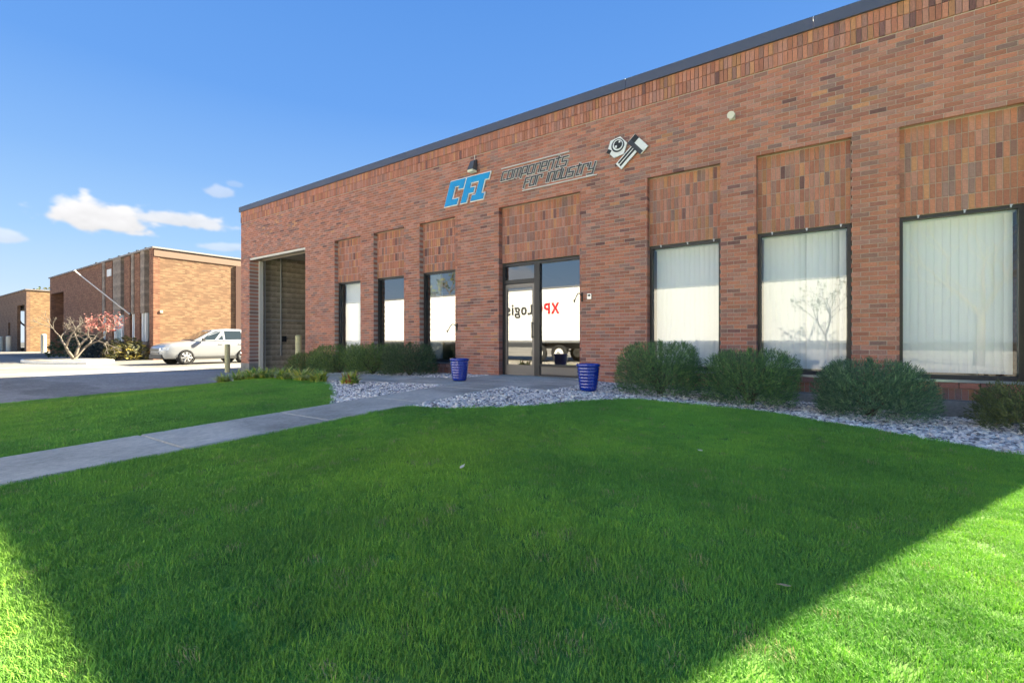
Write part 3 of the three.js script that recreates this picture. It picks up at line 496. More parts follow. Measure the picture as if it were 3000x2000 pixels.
// ---------------------------------------------------------------- lawn grass and river stones (uncountable)
{
  const g = new MB(), r = rng(301);
  for (let k = 0; k < 44; k++) { const a = r() * 6.283, d = Math.sqrt(r()) * .06, x = Math.cos(a) * d, z = Math.sin(a) * d, h = .016 + r() * .018, w = .0010 + r() * .0009, q = r() * 6.283, ln = .004 + r() * .018, cx = Math.cos(q), cz = Math.sin(q), lx = Math.cos(q + 1.4) * ln, lz = Math.sin(q + 1.4) * ln;
    const A = [x - cx * w, -.006, z - cz * w], B = [x + cx * w, -.006, z + cz * w], m = [x + lx * .35, h * .62, z + lz * .35], C1 = [m[0] + cx * w * .8, m[1], m[2] + cz * w * .8], D = [m[0] - cx * w * .8, m[1], m[2] - cz * w * .8], T = [x + lx, h, z + lz]; g.quad(A, B, C1, D).tri(D, C1, T); }
  const geo = g.geometry(); geo.deleteAttribute('uv');
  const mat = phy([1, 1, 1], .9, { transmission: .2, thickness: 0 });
  const sow = (want, x0, x1, z0, z1, seed, label) => {
    const rr = rng(seed), list = [];
    for (let k = 0; k < 120000; k++) { const x = lerp(x0, x1, rr()), z = lerp(z0, z1, rr()), d = Math.hypot(x - EYE.x, z - EYE.z), keep = rr(), s = rr(), tw = rr(), tone = rr(); if (region(x, z) !== want) continue; if (keep > (d < 5 ? 1 : .72)) continue; list.push([x, z, s, tw, tone, d]); }
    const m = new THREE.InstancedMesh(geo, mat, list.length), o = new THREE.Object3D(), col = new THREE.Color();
    list.forEach(([x, z, s, tw, tone, d], i) => {
      o.position.set(x, land(x, z), z); o.rotation.set((tone - .5) * .35, tw * 6.283, (s - .5) * .35); const sc = (.74 + s * .42) * (d > 6 ? 1.15 : 1); o.scale.set(sc * (d > 6 ? 1.3 : 1), sc * (.72 + .3 * vnoise(x * 2.3, z * 2.3)), sc * (d > 6 ? 1.3 : 1)); o.updateMatrix(); m.setMatrixAt(i, o.matrix);
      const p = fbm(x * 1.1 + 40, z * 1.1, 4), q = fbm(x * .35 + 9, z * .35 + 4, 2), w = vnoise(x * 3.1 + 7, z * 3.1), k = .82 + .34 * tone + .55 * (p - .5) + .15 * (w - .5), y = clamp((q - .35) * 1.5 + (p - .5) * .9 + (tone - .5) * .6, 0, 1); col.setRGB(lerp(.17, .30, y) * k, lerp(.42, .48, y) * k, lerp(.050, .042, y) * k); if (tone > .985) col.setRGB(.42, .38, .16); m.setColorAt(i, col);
    });
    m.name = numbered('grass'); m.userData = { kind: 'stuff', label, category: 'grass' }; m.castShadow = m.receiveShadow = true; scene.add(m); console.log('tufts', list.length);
  };
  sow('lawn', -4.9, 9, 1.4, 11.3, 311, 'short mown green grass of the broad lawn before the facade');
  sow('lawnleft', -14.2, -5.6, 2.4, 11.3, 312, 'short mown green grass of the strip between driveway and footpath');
}
{
  const r = rng(401), geos = [0, 1, 2].map((k) => { const g = mergeVertices(new THREE.IcosahedronGeometry(1, 1).deleteAttribute('uv').deleteAttribute('normal')), p = g.attributes.position; for (let i = 0; i < p.count; i++) { const f = .78 + .44 * hash2(i + 7 * k, 3 + k); p.setXYZ(i, p.getX(i) * f * 1.1, p.getY(i) * f * .62, p.getZ(i) * f * .9); } g.computeVertexNormals(); return g; });
  const stoneMat = std([1, 1, 1], .75);
  const cols = [[.72, .64, .54], [.60, .52, .46], [.80, .73, .64], [.46, .41, .38], [.30, .26, .24], [.62, .50, .41], [.15, .13, .12], [.76, .66, .53]];
  const spread = (x0, x1, z0, z1, n, seed, label) => geos.forEach((g, gi) => {
    const rr = rng(seed + gi), list = []; for (let k = 0; k < n / 3; k++) { const x = lerp(x0, x1, rr()), z = lerp(z0, z1, rr()), s = .009 + rr() ** 2 * .019, a = rr(), b = rr(), c = rr(); if (region(x, z) !== 'gravel' || z < .02) continue; list.push([x, z, s, a, b, c]); }
    const m = new THREE.InstancedMesh(g, stoneMat, list.length), o = new THREE.Object3D(), col = new THREE.Color();
    list.forEach(([x, z, s, a, b, c], i) => { o.position.set(x, land(x, z) - .012 + s * .42 + c * .012, z); o.rotation.set((a - .5) * .9, b * 6.283, (c - .5) * .9); o.scale.setScalar(s); o.updateMatrix(); m.setMatrixAt(i, o.matrix); const q = cols[Math.floor(((a * 7.31 + b * 3.7 + c) % 1) * cols.length)], k = .92 + .4 * c; col.setRGB(q[0] * k, q[1] * k, q[2] * k); m.setColorAt(i, col); });
    m.name = numbered('river_stones'); m.userData = { kind: 'stuff', label: `${label}, ${['rounded', 'flattish', 'angular'][gi]} ones`, category: 'stones' }; m.castShadow = m.receiveShadow = true; scene.add(m);
  });
  spread(-4.75, 4.0, 0, 4.6, 105000, 411, 'grey river stones around the large window shrubs');
  spread(-14.1, -5.7, 0, 4.9, 100000, 421, 'grey river stones between footpath and hedge');
}
[[-2.35, 6.0, 'pale fallen leaf on the shaded lawn nearer the footpath'], [-1.05, 4.3, 'pale fallen leaf on the shaded lawn nearer the shrubs'], [-.2, 6.5, 'tan fallen leaf on the shaded middle of the lawn']].forEach(([x, z, label], k) => {
  const s = new THREE.Shape(); s.moveTo(0, -.03); s.quadraticCurveTo(.024, -.005, .012, .012); s.lineTo(.006, .012); s.lineTo(0, .034); s.lineTo(-.006, .012); s.lineTo(-.012, .012); s.quadraticCurveTo(-.024, -.005, 0, -.03);
  const m = mesh('fallen_leaf', new THREE.ExtrudeGeometry(s, { depth: .0015, bevelEnabled: false }), std(k < 2 ? [.62, .58, .40] : [.48, .34, .18], .8)); m.position.set(x, land(x, z) + .034, z); m.rotation.set(-1.2 - .3 * k, 0, 1.1 * k); tag(m, label, 'leaf', 'fallen leaves on the lawn'); });
console.log('planting done');
// ================================================================ trees
function branchTree(o) { // grows limbs as tapered bars; leaves on the outer twigs
  const r = rng(o.seed), wood = new MB(), leaf = new MB(); let nl = 0;
  const grow = (p, d, len, rad, depth) => {
    const n = 3; let q = p.clone(), dir = d.clone();
    for (let k = 0; k < n; k++) { const nx = q.clone().addScaledVector(dir, len / n); wood.bar(q.toArray(), nx.toArray(), rad * (1 - .3 * k / n), rad * (1 - .3 * (k + 1) / n), depth < 2 ? 8 : 5, false); q = nx; dir.add(new THREE.Vector3(r() - .5, (r() - .5) * .8 + (o.rise ?? .05), r() - .5).multiplyScalar(o.kink ?? .35)).normalize(); }
    if (depth >= o.depth) {
      if (o.leaf && (!o.where || o.where(q))) for (let k = 0; k < o.leaf; k++) { const c = q.clone().addScaledVector(dir, -r() * len * .8).add(new THREE.Vector3(r() - .5, r() - .5, r() - .5).multiplyScalar(o.spread)); const u = new THREE.Vector3(r() - .5, r() - .5, r() - .5).normalize(), v = new THREE.Vector3().crossVectors(u, new THREE.Vector3(r(), r(), r())).normalize(), s = o.ls * (.6 + r() * .8); const cc = o.lc[Math.floor(r() * o.lc.length)], kk = .75 + r() * .5; leaf.color(cc[0] * kk, cc[1] * kk, cc[2] * kk); const a = c.clone().addScaledVector(u, s), e = c.clone().addScaledVector(u, -s); leaf.tri(a.toArray(), c.clone().addScaledVector(v, s * .5).toArray(), e.toArray()).tri(a.toArray(), e.toArray(), c.clone().addScaledVector(v, -s * .5).toArray()); nl++; }
      return;
    }
    const kids = o.kids[Math.min(depth, o.kids.length - 1)];
    for (let k = 0; k < kids; k++) { const a = (k + r() * .7) / kids * 6.283 + depth, sp = o.fork * (.6 + r() * .8), ax = new THREE.Vector3().crossVectors(dir, Math.abs(dir.y) > .9 ? new THREE.Vector3(1, 0, 0) : new THREE.Vector3(0, 1, 0)).normalize().applyAxisAngle(dir, a); grow(q.clone(), dir.clone().applyAxisAngle(ax, sp).normalize(), len * (o.shrink ?? .74) * (.75 + r() * .5), rad * .62, depth + 1); }
  };
  const t = thing(o.name ?? 'tree', o.label, 'tree', o.at, 0, o.group);
  if (o.trunks) for (const d of o.trunks) grow(new THREE.Vector3(), new THREE.Vector3(...d).normalize(), o.len, o.rad, 0); else grow(new THREE.Vector3(), new THREE.Vector3(.04, 1, .02).normalize(), o.len, o.rad, 0);
  t.scale.setScalar(o.scale ?? 1); wood.build('trunk', o.bark, t); if (nl) leaf.build('crown', phy([1, 1, 1], .7, { vertexColors: true, transmission: .3, thickness: 0 }), t);
  return t;
}
const paleBark = std([.24, .205, .165], .95, { map: rep(grainTex, 1) }), darkBark = std([.14, .115, .095], .95);
branchTree({ at: [-35.6, .1, 1.0], label: 'small pale gnarled tree almost bare with a few red leaves in the stone island', seed: 511, scale: .8, len: 1.05, rad: .11, depth: 5, kids: [2, 2, 3, 3, 3], fork: .55, kink: .5, shrink: .74, rise: .0, bark: paleBark, trunks: [[.15, 1, .5], [0, 1, -.25], [-.15, 1, -.6]], leaf: 7, ls: .085, spread: .55, lc: [[.46, .15, .12], [.50, .23, .17], [.38, .11, .09]], where: (q) => { const s = q.x * .21 - q.z * .98; return s > .7 && s < 3 && q.y > 2.2 && q.y < 3.7; } });
// trees across the street, mirrored in the windows
branchTree({ at: [5.2, 0, 22], label: 'tall bare tree across the street mirrored in the right windows', seed: 521, len: 2.4, rad: .22, depth: 4, kids: [3, 3, 3, 2], fork: .6, kink: .3, shrink: .74, bark: darkBark });
branchTree({ at: [-.6, 0, 15.2], label: 'slim thinly leaved tree in front of the plain trailer', seed: 523, len: 1.4, rad: .055, depth: 4, kids: [3, 3, 2, 2], fork: .5, kink: .3, shrink: .72, bark: darkBark, leaf: 5, ls: .07, spread: .4, lc: [[.25, .22, .05], [.16, .18, .05]] });
branchTree({ at: [-37, 0, 30], label: 'leafy yellow green tree beyond the lettered trailer', seed: 527, len: 2.6, rad: .25, depth: 4, kids: [3, 3, 3, 3], fork: .55, kink: .3, shrink: .74, bark: darkBark, leaf: 16, ls: .17, spread: 1.1, lc: [[.10, .14, .035], [.22, .20, .05], [.07, .11, .03]] });
branchTree({ at: [-104, 0, -9], label: 'yellowing leafy tree at the far left behind the farthest building', seed: 529, len: 2.9, rad: .25, depth: 4, kids: [3, 3, 3, 3], fork: .6, kink: .3, shrink: .74, bark: darkBark, leaf: 18, ls: .22, spread: 1.3, lc: [[.32, .28, .06], [.20, .22, .06], [.13, .17, .05]] });
console.log('trees done');

// ================================================================ semitrailers across the street
function trailer(x0, x1, z0, label, text) { // a lettered one stands with its axles to the +x end, a plain one the other way round
  const L = x1 - x0, t = thing('semitrailer', label, 'trailer', [x0, 0, z0], 0, 'white semitrailers across the street'), W = 2.6;
  new MB().box(0, 1.18, 0, L, 4.10, W).build('box_body', std([.82, .82, .80], .45), t);
  const rails = new MB(); rails.box(-.01, 1.08, -.02, L + .01, 1.2, W + .02).box(-.01, 4.05, -.02, L + .01, 4.14, W + .02); rails.build('rail', M.steel, t);
  const ribs = new MB(); for (let x = .6; x < L; x += .61) ribs.box(x - .02, 1.2, -.012, x + .02, 4.05, .0); ribs.build('rib', std([.78, .78, .76], .5), t);
  const wheel = (x, z) => { const w = group('wheel', t); w.position.set(x, .5, z); mesh('tyre', new THREE.TorusGeometry(.37, .13, 12, 28), M.rubber, w); mesh('rim', new THREE.CylinderGeometry(.29, .29, .16, 24).rotateX(Math.PI / 2), std([.75, .75, .73], .4), w); mesh('hub', new THREE.CylinderGeometry(.1, .1, .3, 16).rotateX(Math.PI / 2), M.steel, w); };
  const A = (x) => text ? x : L - x, bb = (m, x0, y0, z0, x1, y1, z1) => m.box(Math.min(A(x0), A(x1)), y0, z0, Math.max(A(x0), A(x1)), y1, z1);
  for (const x of [L - 1.6, L - 2.9]) for (const z of [.2, W - .2]) wheel(A(x), z);
  const bo = new MB(); bb(bo, L - 3.4, .75, .3, L - 1.1, 1.08, W - .3); bb(bo, L - .1, .6, .2, L - .02, 1.08, .35); bb(bo, L - .1, .6, W - .35, L - .02, 1.08, W - .2); bb(bo, L - .12, .5, .1, L, .598, W - .1); bo.build('bogie', M.black, t);
  for (const z of [.5, W - .5]) { const lg = new MB(); bb(lg, 2.6, .05, z - .08, 2.78, 1.08, z + .08); bb(lg, 2.5, 0, z - .15, 2.88, .049, z + .15); lg.build('landing_leg', M.steel, t); }
  if (text) { // lettering on the side that faces the brick building, read from there
    const put = (s, size, x, y, mat) => { const g = new TextGeometry(s, { font, size, depth: .01, curveSegments: 3, bevelEnabled: false }); g.rotateY(Math.PI); g.computeBoundingBox(); const m = mesh('lettering', g, mat, t); m.position.set(x, y, -.022); return g.boundingBox.max.x - g.boundingBox.min.x; };
    const w1 = put('XPO', .60, text, 2.68, std([.62, .02, .03], .5)); put('Logistics', .56, text - w1 - .06, 2.68, std([.035, .035, .04], .5));
  }
}
trailer(-27.4, -11.2, 13.5, 'long white semitrailer with red and black lettering across the street', 14.72);
trailer(-46.2, -30.0, 13.5, 'plain white semitrailer added out of view behind the lettered one to bounce sunlight');  // extra unseen trailer, added so its sunlit side bounces light onto the left facade
trailer(-14.4, 1.8, 17.2, 'plain white semitrailer parked farther back across the street');
// the lettered trailer stands with its wheels on the asphalt, a kerb runs along the street
setting(new MB().box(-10.8, -.05, 11.2, 14, .07, 11.36).build('kerb', M.concrete), 'low concrete kerb along the street edge of the lawn', 'kerb');

// ================================================================ buildings on the far side of the driveway
{
  const t = thing('brick_warehouse', 'two storey orange brick warehouse with tall stone window strips behind the car', 'building'), X1 = -35.2, X0 = -60.2, Z1 = -2.64, Z0 = -16, H = 6.95;
  const warm = std([.29, .20, .13], .9, { map: rep(courseTex, .46) }), brown = std([.30, .17, .12], .9, { map: rep(courseTex, .46) }), stone = std([.46, .37, .30], .95, { map: rep(concreteTex, 1.2) }), fas = std([.24, .16, .11], .7);
  const wl = group('wall', t);
  new MB().box(X1 - .3, -.1, Z0, X1, H - .48, Z1 - .31).build('end_wall', warm, wl);
  new MB().box(X0, -.1, Z0, X0 + .3, H - .05, Z1 - .31).box(X0 + .3, -.1, Z0, X1 - .3, H - .05, Z0 + .3).build('rear_wall', brown, wl);
  // front wall left of the strips, with a recessed doorway at its far end
  new MB().box(X0, -.1, Z1 - .3, -59.9, H, Z1).box(-55.6, -.1, Z1 - .3, -45.5, H, Z1).box(-59.9, 5.5, Z1 - .3, -55.6, H, Z1 - .001).build('front_wall', brown, wl);
  new MB().box(-59.9, -.05, Z1 - 1.2, -55.6, 5.5, Z1 - 1.1).build('recess', std([.26, .20, .16], .8), wl);
  new MB().box(X1 - .65, -.1, Z1 - .305, X1 + .02, H, Z1 + .03).build('corner_pier', brown, wl);
  const strips = [[-45.4, -45.0, 'p'], [-45.0, -44.4, 'w'], [-44.4, -43.0, 'b'], [-43.0, -42.6, 'd'], [-42.6, -41.0, 's'], [-41.0, -40.5, 'd'], [-40.5, -39.4, 'b'], [-39.4, -39.0, 'd'], [-39.0, -38.5, 's'], [-38.5, -37.6, 'b'], [-37.6, -37.3, 'd'], [-37.3, -36.6, 's'], [-36.6, -35.85, 'd']];
  for (const [a, b, k] of strips) {
    if (k === 'p' || k === 'b') new MB().box(a, -.1, Z1 - .3, b, H - (k === 'p' ? 0 : .04), Z1 + (k === 'b' ? .001 : .08)).build('pier', brown, wl);
    if (k === 'd') { const w = group('window', t); new MB().box(a, .9, Z1 - .28, b, H - .06, Z1 - .22).build('pane', phy([.05, .055, .06], .05), w); new MB().box(a, -.1, Z1 - .3, b, .89, Z1 - .1).build('apron', brown, w); }
    if (k === 's' || k === 'w') { const w = group('window', t); new MB().box(a, 2.98, Z1 - .3, b, H, Z1 + .06).build('stone_panel', stone, w); new MB().box(a, 1.2, Z1 - .2, b, 2.97, Z1 - .14).build('pane', phy([.28, .36, .37], .05), w); new MB().box(a, 1.15, Z1 - .14, a + .14, 2.98, Z1 - .02).box(b - .14, 1.15, Z1 - .14, b, 2.98, Z1 - .02).build('mullion', M.white, w); new MB().box(a, -.1, Z1 - .3, b, 1.15, Z1 - .02).build('apron', stone, w); }
  }
  new MB().box(X1 - .32, H - .48, Z0, X1 + .06, H - .06, Z1 + .001).build('fascia', fas, t);
  const cp = group('roof', t); new MB().box(X0 - .05, H + .001, Z0, X1 + .12, H + .1, Z1 + .1).build('roof_cap', std([.30, .27, .25], .7), cp); new MB().cbox(-51.5, H + .45, Z1 - 1.2, .12, .8, .12).build('vent_pipe', M.black, cp); for (const x of [-43.5, -41.5, -39.5, -38, -36.5]) new MB().cbox(x, H + .14, Z1 - .1, .16, .1, .3).build('scupper', M.black, cp);
  new MB().box(X1 + .002, -.1, -7.9, X1 + .12, H - .48, -7.45).build('pilaster', std([.11, .06, .045], .9), t);
  new MB().box(-43.9, 5.85, Z1 + .02, -43.0, 6.35, Z1 + .06).build('sign_panel', M.white, t);
  new MB().box(X1 + .002, 2.95, -3.1, X1 + .08, 3.1, -2.95).build('wall_box', M.cream, t);
}
{
  const t = thing('low_brick_warehouse', 'farthest brick warehouse with a pale end wall at the left edge', 'building'), X1 = -76.2, Z1 = -3.7, H = 7.0;
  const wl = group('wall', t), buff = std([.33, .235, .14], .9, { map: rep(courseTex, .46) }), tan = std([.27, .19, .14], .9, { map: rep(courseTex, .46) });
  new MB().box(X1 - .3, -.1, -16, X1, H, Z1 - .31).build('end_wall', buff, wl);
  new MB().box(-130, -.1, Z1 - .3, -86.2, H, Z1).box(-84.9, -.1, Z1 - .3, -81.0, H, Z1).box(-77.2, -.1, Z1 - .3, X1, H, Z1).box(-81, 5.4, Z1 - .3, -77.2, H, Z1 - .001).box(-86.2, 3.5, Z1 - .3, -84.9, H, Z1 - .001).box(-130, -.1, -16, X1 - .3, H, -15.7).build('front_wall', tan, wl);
  const d = group('door', t); new MB().box(-81, -.05, Z1 - .8, -77.2, 5.4, Z1 - .7).build('door_leaf', std([.24, .19, .16], .7), d); const e = group('door', t); new MB().box(-86.2, -.05, Z1 - .5, -84.9, 3.5, Z1 - .4).build('door_leaf', std([.26, .19, .15], .7), e);
  new MB().box(-130, H + .001, -16, X1 + .1, H + .12, Z1 + .1).build('roof', std([.24, .2, .17], .8), t);
  const far = (x, z, h, label) => { const b = thing('bollard', label, 'bollard', [x, 0, z], 0, 'cream bollards by the far warehouses'); new MB().geo(new THREE.CylinderGeometry(.22, .22, h, 14), new THREE.Matrix4().setPosition(0, h / 2, 0)).build('post', M.cream, b); mesh('cap', new THREE.SphereGeometry(.22, 14, 6, 0, 6.2832, 0, 1.5708).scale(1, .4, 1).translate(0, h, 0), M.cream, b); };
  far(-82.5, -2.6, 1.65, 'cream bollard left of the far warehouse door'); far(-78.3, -2.6, 1.7, 'cream bollard in front of the far warehouse door'); far(-65.6, -3.2, 1.8, 'shaded bollard standing in the gap between the two warehouses');
}
{ // slanting flagpole on the warehouse wall
  const t = thing('flagpole', 'bare white flagpole slanting up from the warehouse wall', 'flagpole', [-39.1, 2.98, -2.54]); new MB().bar([0, 0, 0], [0, 2.52, 2.72], .045, .03, 10).build('pole', M.white, t); new MB().cbox(0, 0, -.03, .16, .22, .06).build('bracket', M.black, t); mesh('finial', new THREE.SphereGeometry(.07, 12, 8).translate(0, 2.56, 2.76), M.steel, t); }
// planting by the far warehouse
{
  const far = (x, z, r, h, seed, dark, tip, label, n = 900) => { const rr = rng(seed), b = new MB(); for (let k = 0; k < n; k++) { const a = rr() * 6.283, u = rr(), d = 1 - rr() ** 2 * .5, px = Math.cos(a) * Math.sqrt(1 - u * u) * r * d, pz = Math.sin(a) * Math.sqrt(1 - u * u) * r * d, py = .05 + u * h * d, s = .11 * (.6 + rr()), c = rr() > .7 ? tip : dark, kk = .7 + rr() * .6; b.color(c[0] * kk, c[1] * kk, c[2] * kk); const q = rr() * 6.28, w = rr() * 3 - 1.5; b.tri([px - Math.cos(q) * s, py, pz - Math.sin(q) * s], [px + Math.sin(q) * s * .4, py + s * w * .6, pz], [px + Math.cos(q) * s, py + s * .6, pz + Math.sin(q) * s]); } const t = thing('shrub', label, 'shrub', [x, 0, z], 0, 'shrubs along the far warehouse'); b.build('foliage', leafMat, t); new MB().bar([0, -.02, 0], [0, h * .6, 0], .05, .02, 6).build('stem', darkBark, t); };
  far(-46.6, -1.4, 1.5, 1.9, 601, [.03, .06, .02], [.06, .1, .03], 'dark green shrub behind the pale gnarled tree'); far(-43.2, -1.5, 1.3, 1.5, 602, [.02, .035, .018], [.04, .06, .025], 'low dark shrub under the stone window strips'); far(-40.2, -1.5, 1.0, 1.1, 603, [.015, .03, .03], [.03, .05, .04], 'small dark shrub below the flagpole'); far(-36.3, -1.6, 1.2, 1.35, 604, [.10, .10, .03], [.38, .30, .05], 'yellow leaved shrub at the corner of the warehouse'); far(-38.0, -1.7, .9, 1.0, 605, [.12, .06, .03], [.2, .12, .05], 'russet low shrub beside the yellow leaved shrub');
  // stone island around the little tree
  const isl = thing('stone_island', 'pale raised traffic island with a kerb under the gnarled tree', 'island'); isl.userData.kind = 'structure';
  const ring = (r, n = 48) => { const s = new THREE.Shape(); for (let k = 0; k <= n; k++) { const a = k / n * 6.2832, x = Math.cos(a) * 4.6 * r, y = Math.sin(a) * 1.7 * r; k ? s.lineTo(x, y) : s.moveTo(x, y); } return s; };
  mesh('kerb', new THREE.ExtrudeGeometry(ring(1), { depth: .13, bevelEnabled: true, bevelSize: .02, bevelThickness: .02, bevelSegments: 1 }).rotateX(-Math.PI / 2).translate(-36.0, -.02, 1.2), std([.72, .70, .66], .9), isl); mesh('stone_fill', new THREE.ExtrudeGeometry(ring(.95), { depth: .03, bevelEnabled: false }).rotateX(-Math.PI / 2).translate(-36.0, .125, 1.2), std([.5, .44, .36], 1, { map: rep(concreteTex, .8) }), isl);
}
// ================================================================ parked car
{
  const t = thing('parked_car', 'pale silver sport utility car parked beside the brick warehouse', 'car', [-27.8, 0, -2.7]); t.scale.set(1.04, 1.09, 1.05);
  const paint = phy([.37, .385, .40], .32, { metalness: .25, clearcoat: .8, clearcoatRoughness: .08 }), tint = phy([.03, .04, .042], .04, { clearcoat: 1 }), trim = std([.05, .05, .05], .6);
  // lower body: stations along z (front positive): z, half width, sill y, shoulder y, top y at the middle
  const S = [[2.27, .55, .42, .70, .72], [2.24, .72, .30, .76, .79], [2.10, .83, .26, .86, .90], [1.80, .885, .25, .95, 1.0], [1.35, .905, .25, 1.0, 1.05], [.85, .91, .25, 1.06, 1.12], [.3, .91, .25, 1.08, 1.12], [-.6, .91, .25, 1.09, 1.12], [-1.4, .905, .25, 1.10, 1.12], [-1.9, .89, .27, 1.10, 1.12], [-2.15, .85, .30, 1.08, 1.10], [-2.26, .74, .38, 1.0, 1.02]];
  const sec = ([z, w, y0, ys, yt]) => { const q = [[w * .86, y0], [w * .97, y0 + .07], [w, y0 + (ys - y0) * .42], [w * .995, y0 + (ys - y0) * .72], [w * .96, ys - .03], [w * .88, ys + .012], [w * .5, lerp(ys, yt, .75)], [0, yt]]; const out = q.map(([x, y]) => [x, y, z]); return [...out, ...out.slice(0, -1).reverse().map(([x, y, zz]) => [-x, y, zz])]; };
  const body = new MB(), rings = S.map(sec); for (let i = 0; i < rings.length - 1; i++) for (let k = 0; k < rings[0].length - 1; k++) body.quad(rings[i][k], rings[i + 1][k], rings[i + 1][k + 1], rings[i][k + 1]);
  for (const [R, fl] of [[rings[0], 1], [rings[rings.length - 1], 0]]) for (let k = 1; k < R.length - 1; k++) fl ? body.tri(R[0], R[k], R[k + 1]) : body.tri(R[0], R[k + 1], R[k]);
  for (let i = 0; i < rings.length - 1; i++) body.quad(rings[i][0], rings[i][rings[i].length - 1], rings[i + 1][rings[i].length - 1], rings[i + 1][0]);
  let g = mergeVertices(body.geometry().deleteAttribute('normal').deleteAttribute('uv')); g.computeVertexNormals(); const shell = mesh('body', g, paint, t);
  // greenhouse
  const B = [[.98, .80, 1.09], [.0, .86, 1.10], [-1.0, .86, 1.11], [-2.16, .80, 1.10]], T = [[.08, .60, 1.60], [-.55, .64, 1.675], [-1.2, .64, 1.67], [-1.92, .60, 1.60]];
  const gh = new MB(); for (let i = 0; i < 3; i++) { for (const s of [1, -1]) { const a = [s * B[i][1], B[i][2], B[i][0]], b = [s * B[i + 1][1], B[i + 1][2], B[i + 1][0]], c = [s * T[i + 1][1], T[i + 1][2] - .04, T[i + 1][0]], d = [s * T[i][1], T[i][2] - .04, T[i][0]]; s > 0 ? gh.quad(a, b, c, d) : gh.quad(b, a, d, c); const e = [s * (T[i + 1][1] - .09), T[i + 1][2], T[i + 1][0]], f = [s * (T[i][1] - .09), T[i][2], T[i][0]]; s > 0 ? gh.quad(d, c, e, f) : gh.quad(c, d, f, e); } gh.quad([T[i][1] - .09, T[i][2], T[i][0]], [T[i + 1][1] - .09, T[i + 1][2], T[i + 1][0]], [-(T[i + 1][1] - .09), T[i + 1][2], T[i + 1][0]], [-(T[i][1] - .09), T[i][2], T[i][0]]); }
  gh.quad([-.80, 1.09, .98], [.80, 1.09, .98], [.60, 1.56, .08], [-.60, 1.56, .08]); gh.quad([-.60, 1.56, .08], [.60, 1.56, .08], [.51, 1.60, .08], [-.51, 1.60, .08]); gh.quad([.80, 1.10, -2.16], [-.80, 1.10, -2.16], [-.60, 1.56, -1.92], [.60, 1.56, -1.92]);
  gh.build('cabin', paint, t);
  const side = (s, pts, nm) => { const P = pts.map(([z, f]) => { let i = 0; while (i < 2 && z < B[i + 1][0]) i++; const k = clamp((B[i][0] - z) / (B[i][0] - B[i + 1][0]), 0, 1); const bx = lerp(B[i][1], B[i + 1][1], k), by = lerp(B[i][2], B[i + 1][2], k); let j = 0; while (j < 2 && z < T[j + 1][0]) j++; const q = clamp((T[j][0] - z) / (T[j][0] - T[j + 1][0]), 0, 1), tx = lerp(T[j][1], T[j + 1][1], q), ty = lerp(T[j][2], T[j + 1][2], q) - .04; return [s * (lerp(bx, tx, f) + .012), lerp(by, ty, f), z]; }); const b = new MB(); for (let k = 1; k < P.length - 1; k++) s > 0 ? b.tri(P[0], P[k], P[k + 1]) : b.tri(P[0], P[k + 1], P[k]); b.build(nm, tint, t); };
  for (const s of [1, -1]) { side(s, [[.62, .08], [-.34, .08], [-.34, .9], [-.02, .9], [.35, .52]], 'window'); side(s, [[-.44, .08], [-1.26, .08], [-1.26, .9], [-.44, .9]], 'window'); side(s, [[-1.34, .1], [-1.80, .14], [-1.72, .78], [-1.34, .88]], 'window'); }
  new MB().quad([-.74, 1.14, .905], [.74, 1.14, .905], [.58, 1.54, .142], [-.58, 1.54, .142]).build('windscreen', tint, t).position.set(0, .012, .012); new MB().quad([.68, 1.16, -2.135], [-.68, 1.16, -2.135], [-.56, 1.52, -1.945], [.56, 1.52, -1.945]).build('rear_window', tint, t).position.set(0, 0, -.014);
  new MB().box(-.72, .27, 2.16, .72, .47, 2.285).build('bumper', trim, t); new MB().box(-.5, .60, 2.2, .5, .73, 2.288).box(-.45, .49, 2.2, .45, .56, 2.292).build('grille', std([.12, .12, .12], .3, { metalness: .8 }), t);
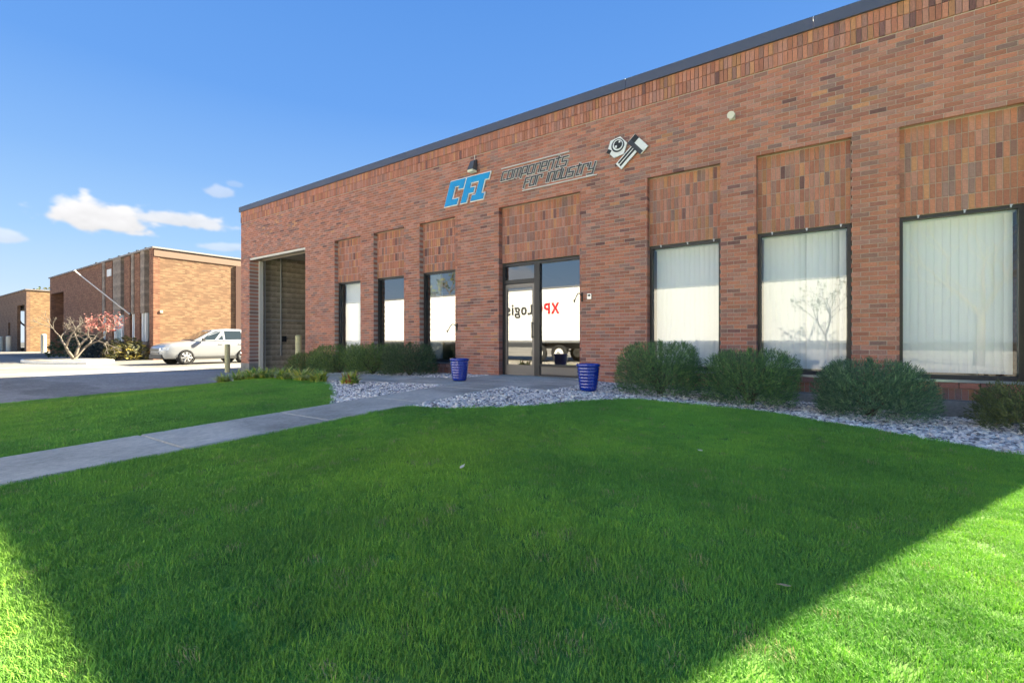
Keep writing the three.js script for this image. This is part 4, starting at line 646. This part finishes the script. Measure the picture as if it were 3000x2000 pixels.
  for (const s of [1, -1]) { const h = new MB(); h.quad([s * .50, .62, 2.295], [s * .76, .64, 2.24], [s * .80, .80, 2.17], [s * .52, .76, 2.275]).quad([s * .76, .64, 2.24], [s * .87, .68, 2.02], [s * .86, .82, 1.98], [s * .80, .80, 2.17]); h.build('headlight', phy([.75, .78, .8], .1, { clearcoat: 1 }), t); const tl = new MB().box(s * .80 - .06, .85, -2.27, s * .80 + .06, 1.35, -2.12); tl.build('tail_light', std([.4, .02, .02], .3), t); new MB().cbox(s * 1.0, 1.13, .62, .17, .14, .1).box(s * .9 - .03, 1.08, .6, s * .9 + .03, 1.11, .64).build('mirror', trim, t); for (const z of [-.2, -1.14]) new MB().cbox(s * .905, .93, z, .03, .03, .18).build('handle', paint, t); new MB().box(s * .87 - .05, .23, -1.0, s * .87 + .05, .36, .95).build('sill_trim', trim, t); }
  const wheel = (x, z) => { const w = group('wheel', t), s = Math.sign(x); w.position.set(x, .345, z); mesh('arch', new THREE.CylinderGeometry(.405, .405, .06, 32).rotateZ(Math.PI / 2).translate(-s * .025, .02, 0), M.black, w); mesh('tyre', new THREE.TorusGeometry(.285, .062, 12, 32).rotateY(Math.PI / 2).scale(1.5, 1, 1), M.rubber, w); mesh('rim', new THREE.CylinderGeometry(.235, .235, .05, 32).rotateZ(Math.PI / 2).translate(s * .05, 0, 0), M.steel, w); const sp = new MB(); for (let k = 0; k < 7; k++) { const a = k / 7 * 6.283; sp.bar([s * .09, Math.cos(a) * .05, Math.sin(a) * .05], [s * .085, Math.cos(a) * .23, Math.sin(a) * .23], .034, .026, 6); } sp.build('spoke', std([.70, .70, .68], .3, { metalness: .6 }), w); const vd = new MB(); for (let k = 0; k < 7; k++) { const a = (k + .5) / 7 * 6.283; vd.geo(new THREE.CylinderGeometry(.03, .03, .012, 10).rotateZ(Math.PI / 2).translate(s * .078, Math.cos(a) * .17, Math.sin(a) * .17)); } vd.build('rim_hole', M.black, w); };
  for (const x of [.86, -.86]) { wheel(x, 1.32); wheel(x, -1.30); }
}
console.log('all done');
renderer.render(scene, camera);
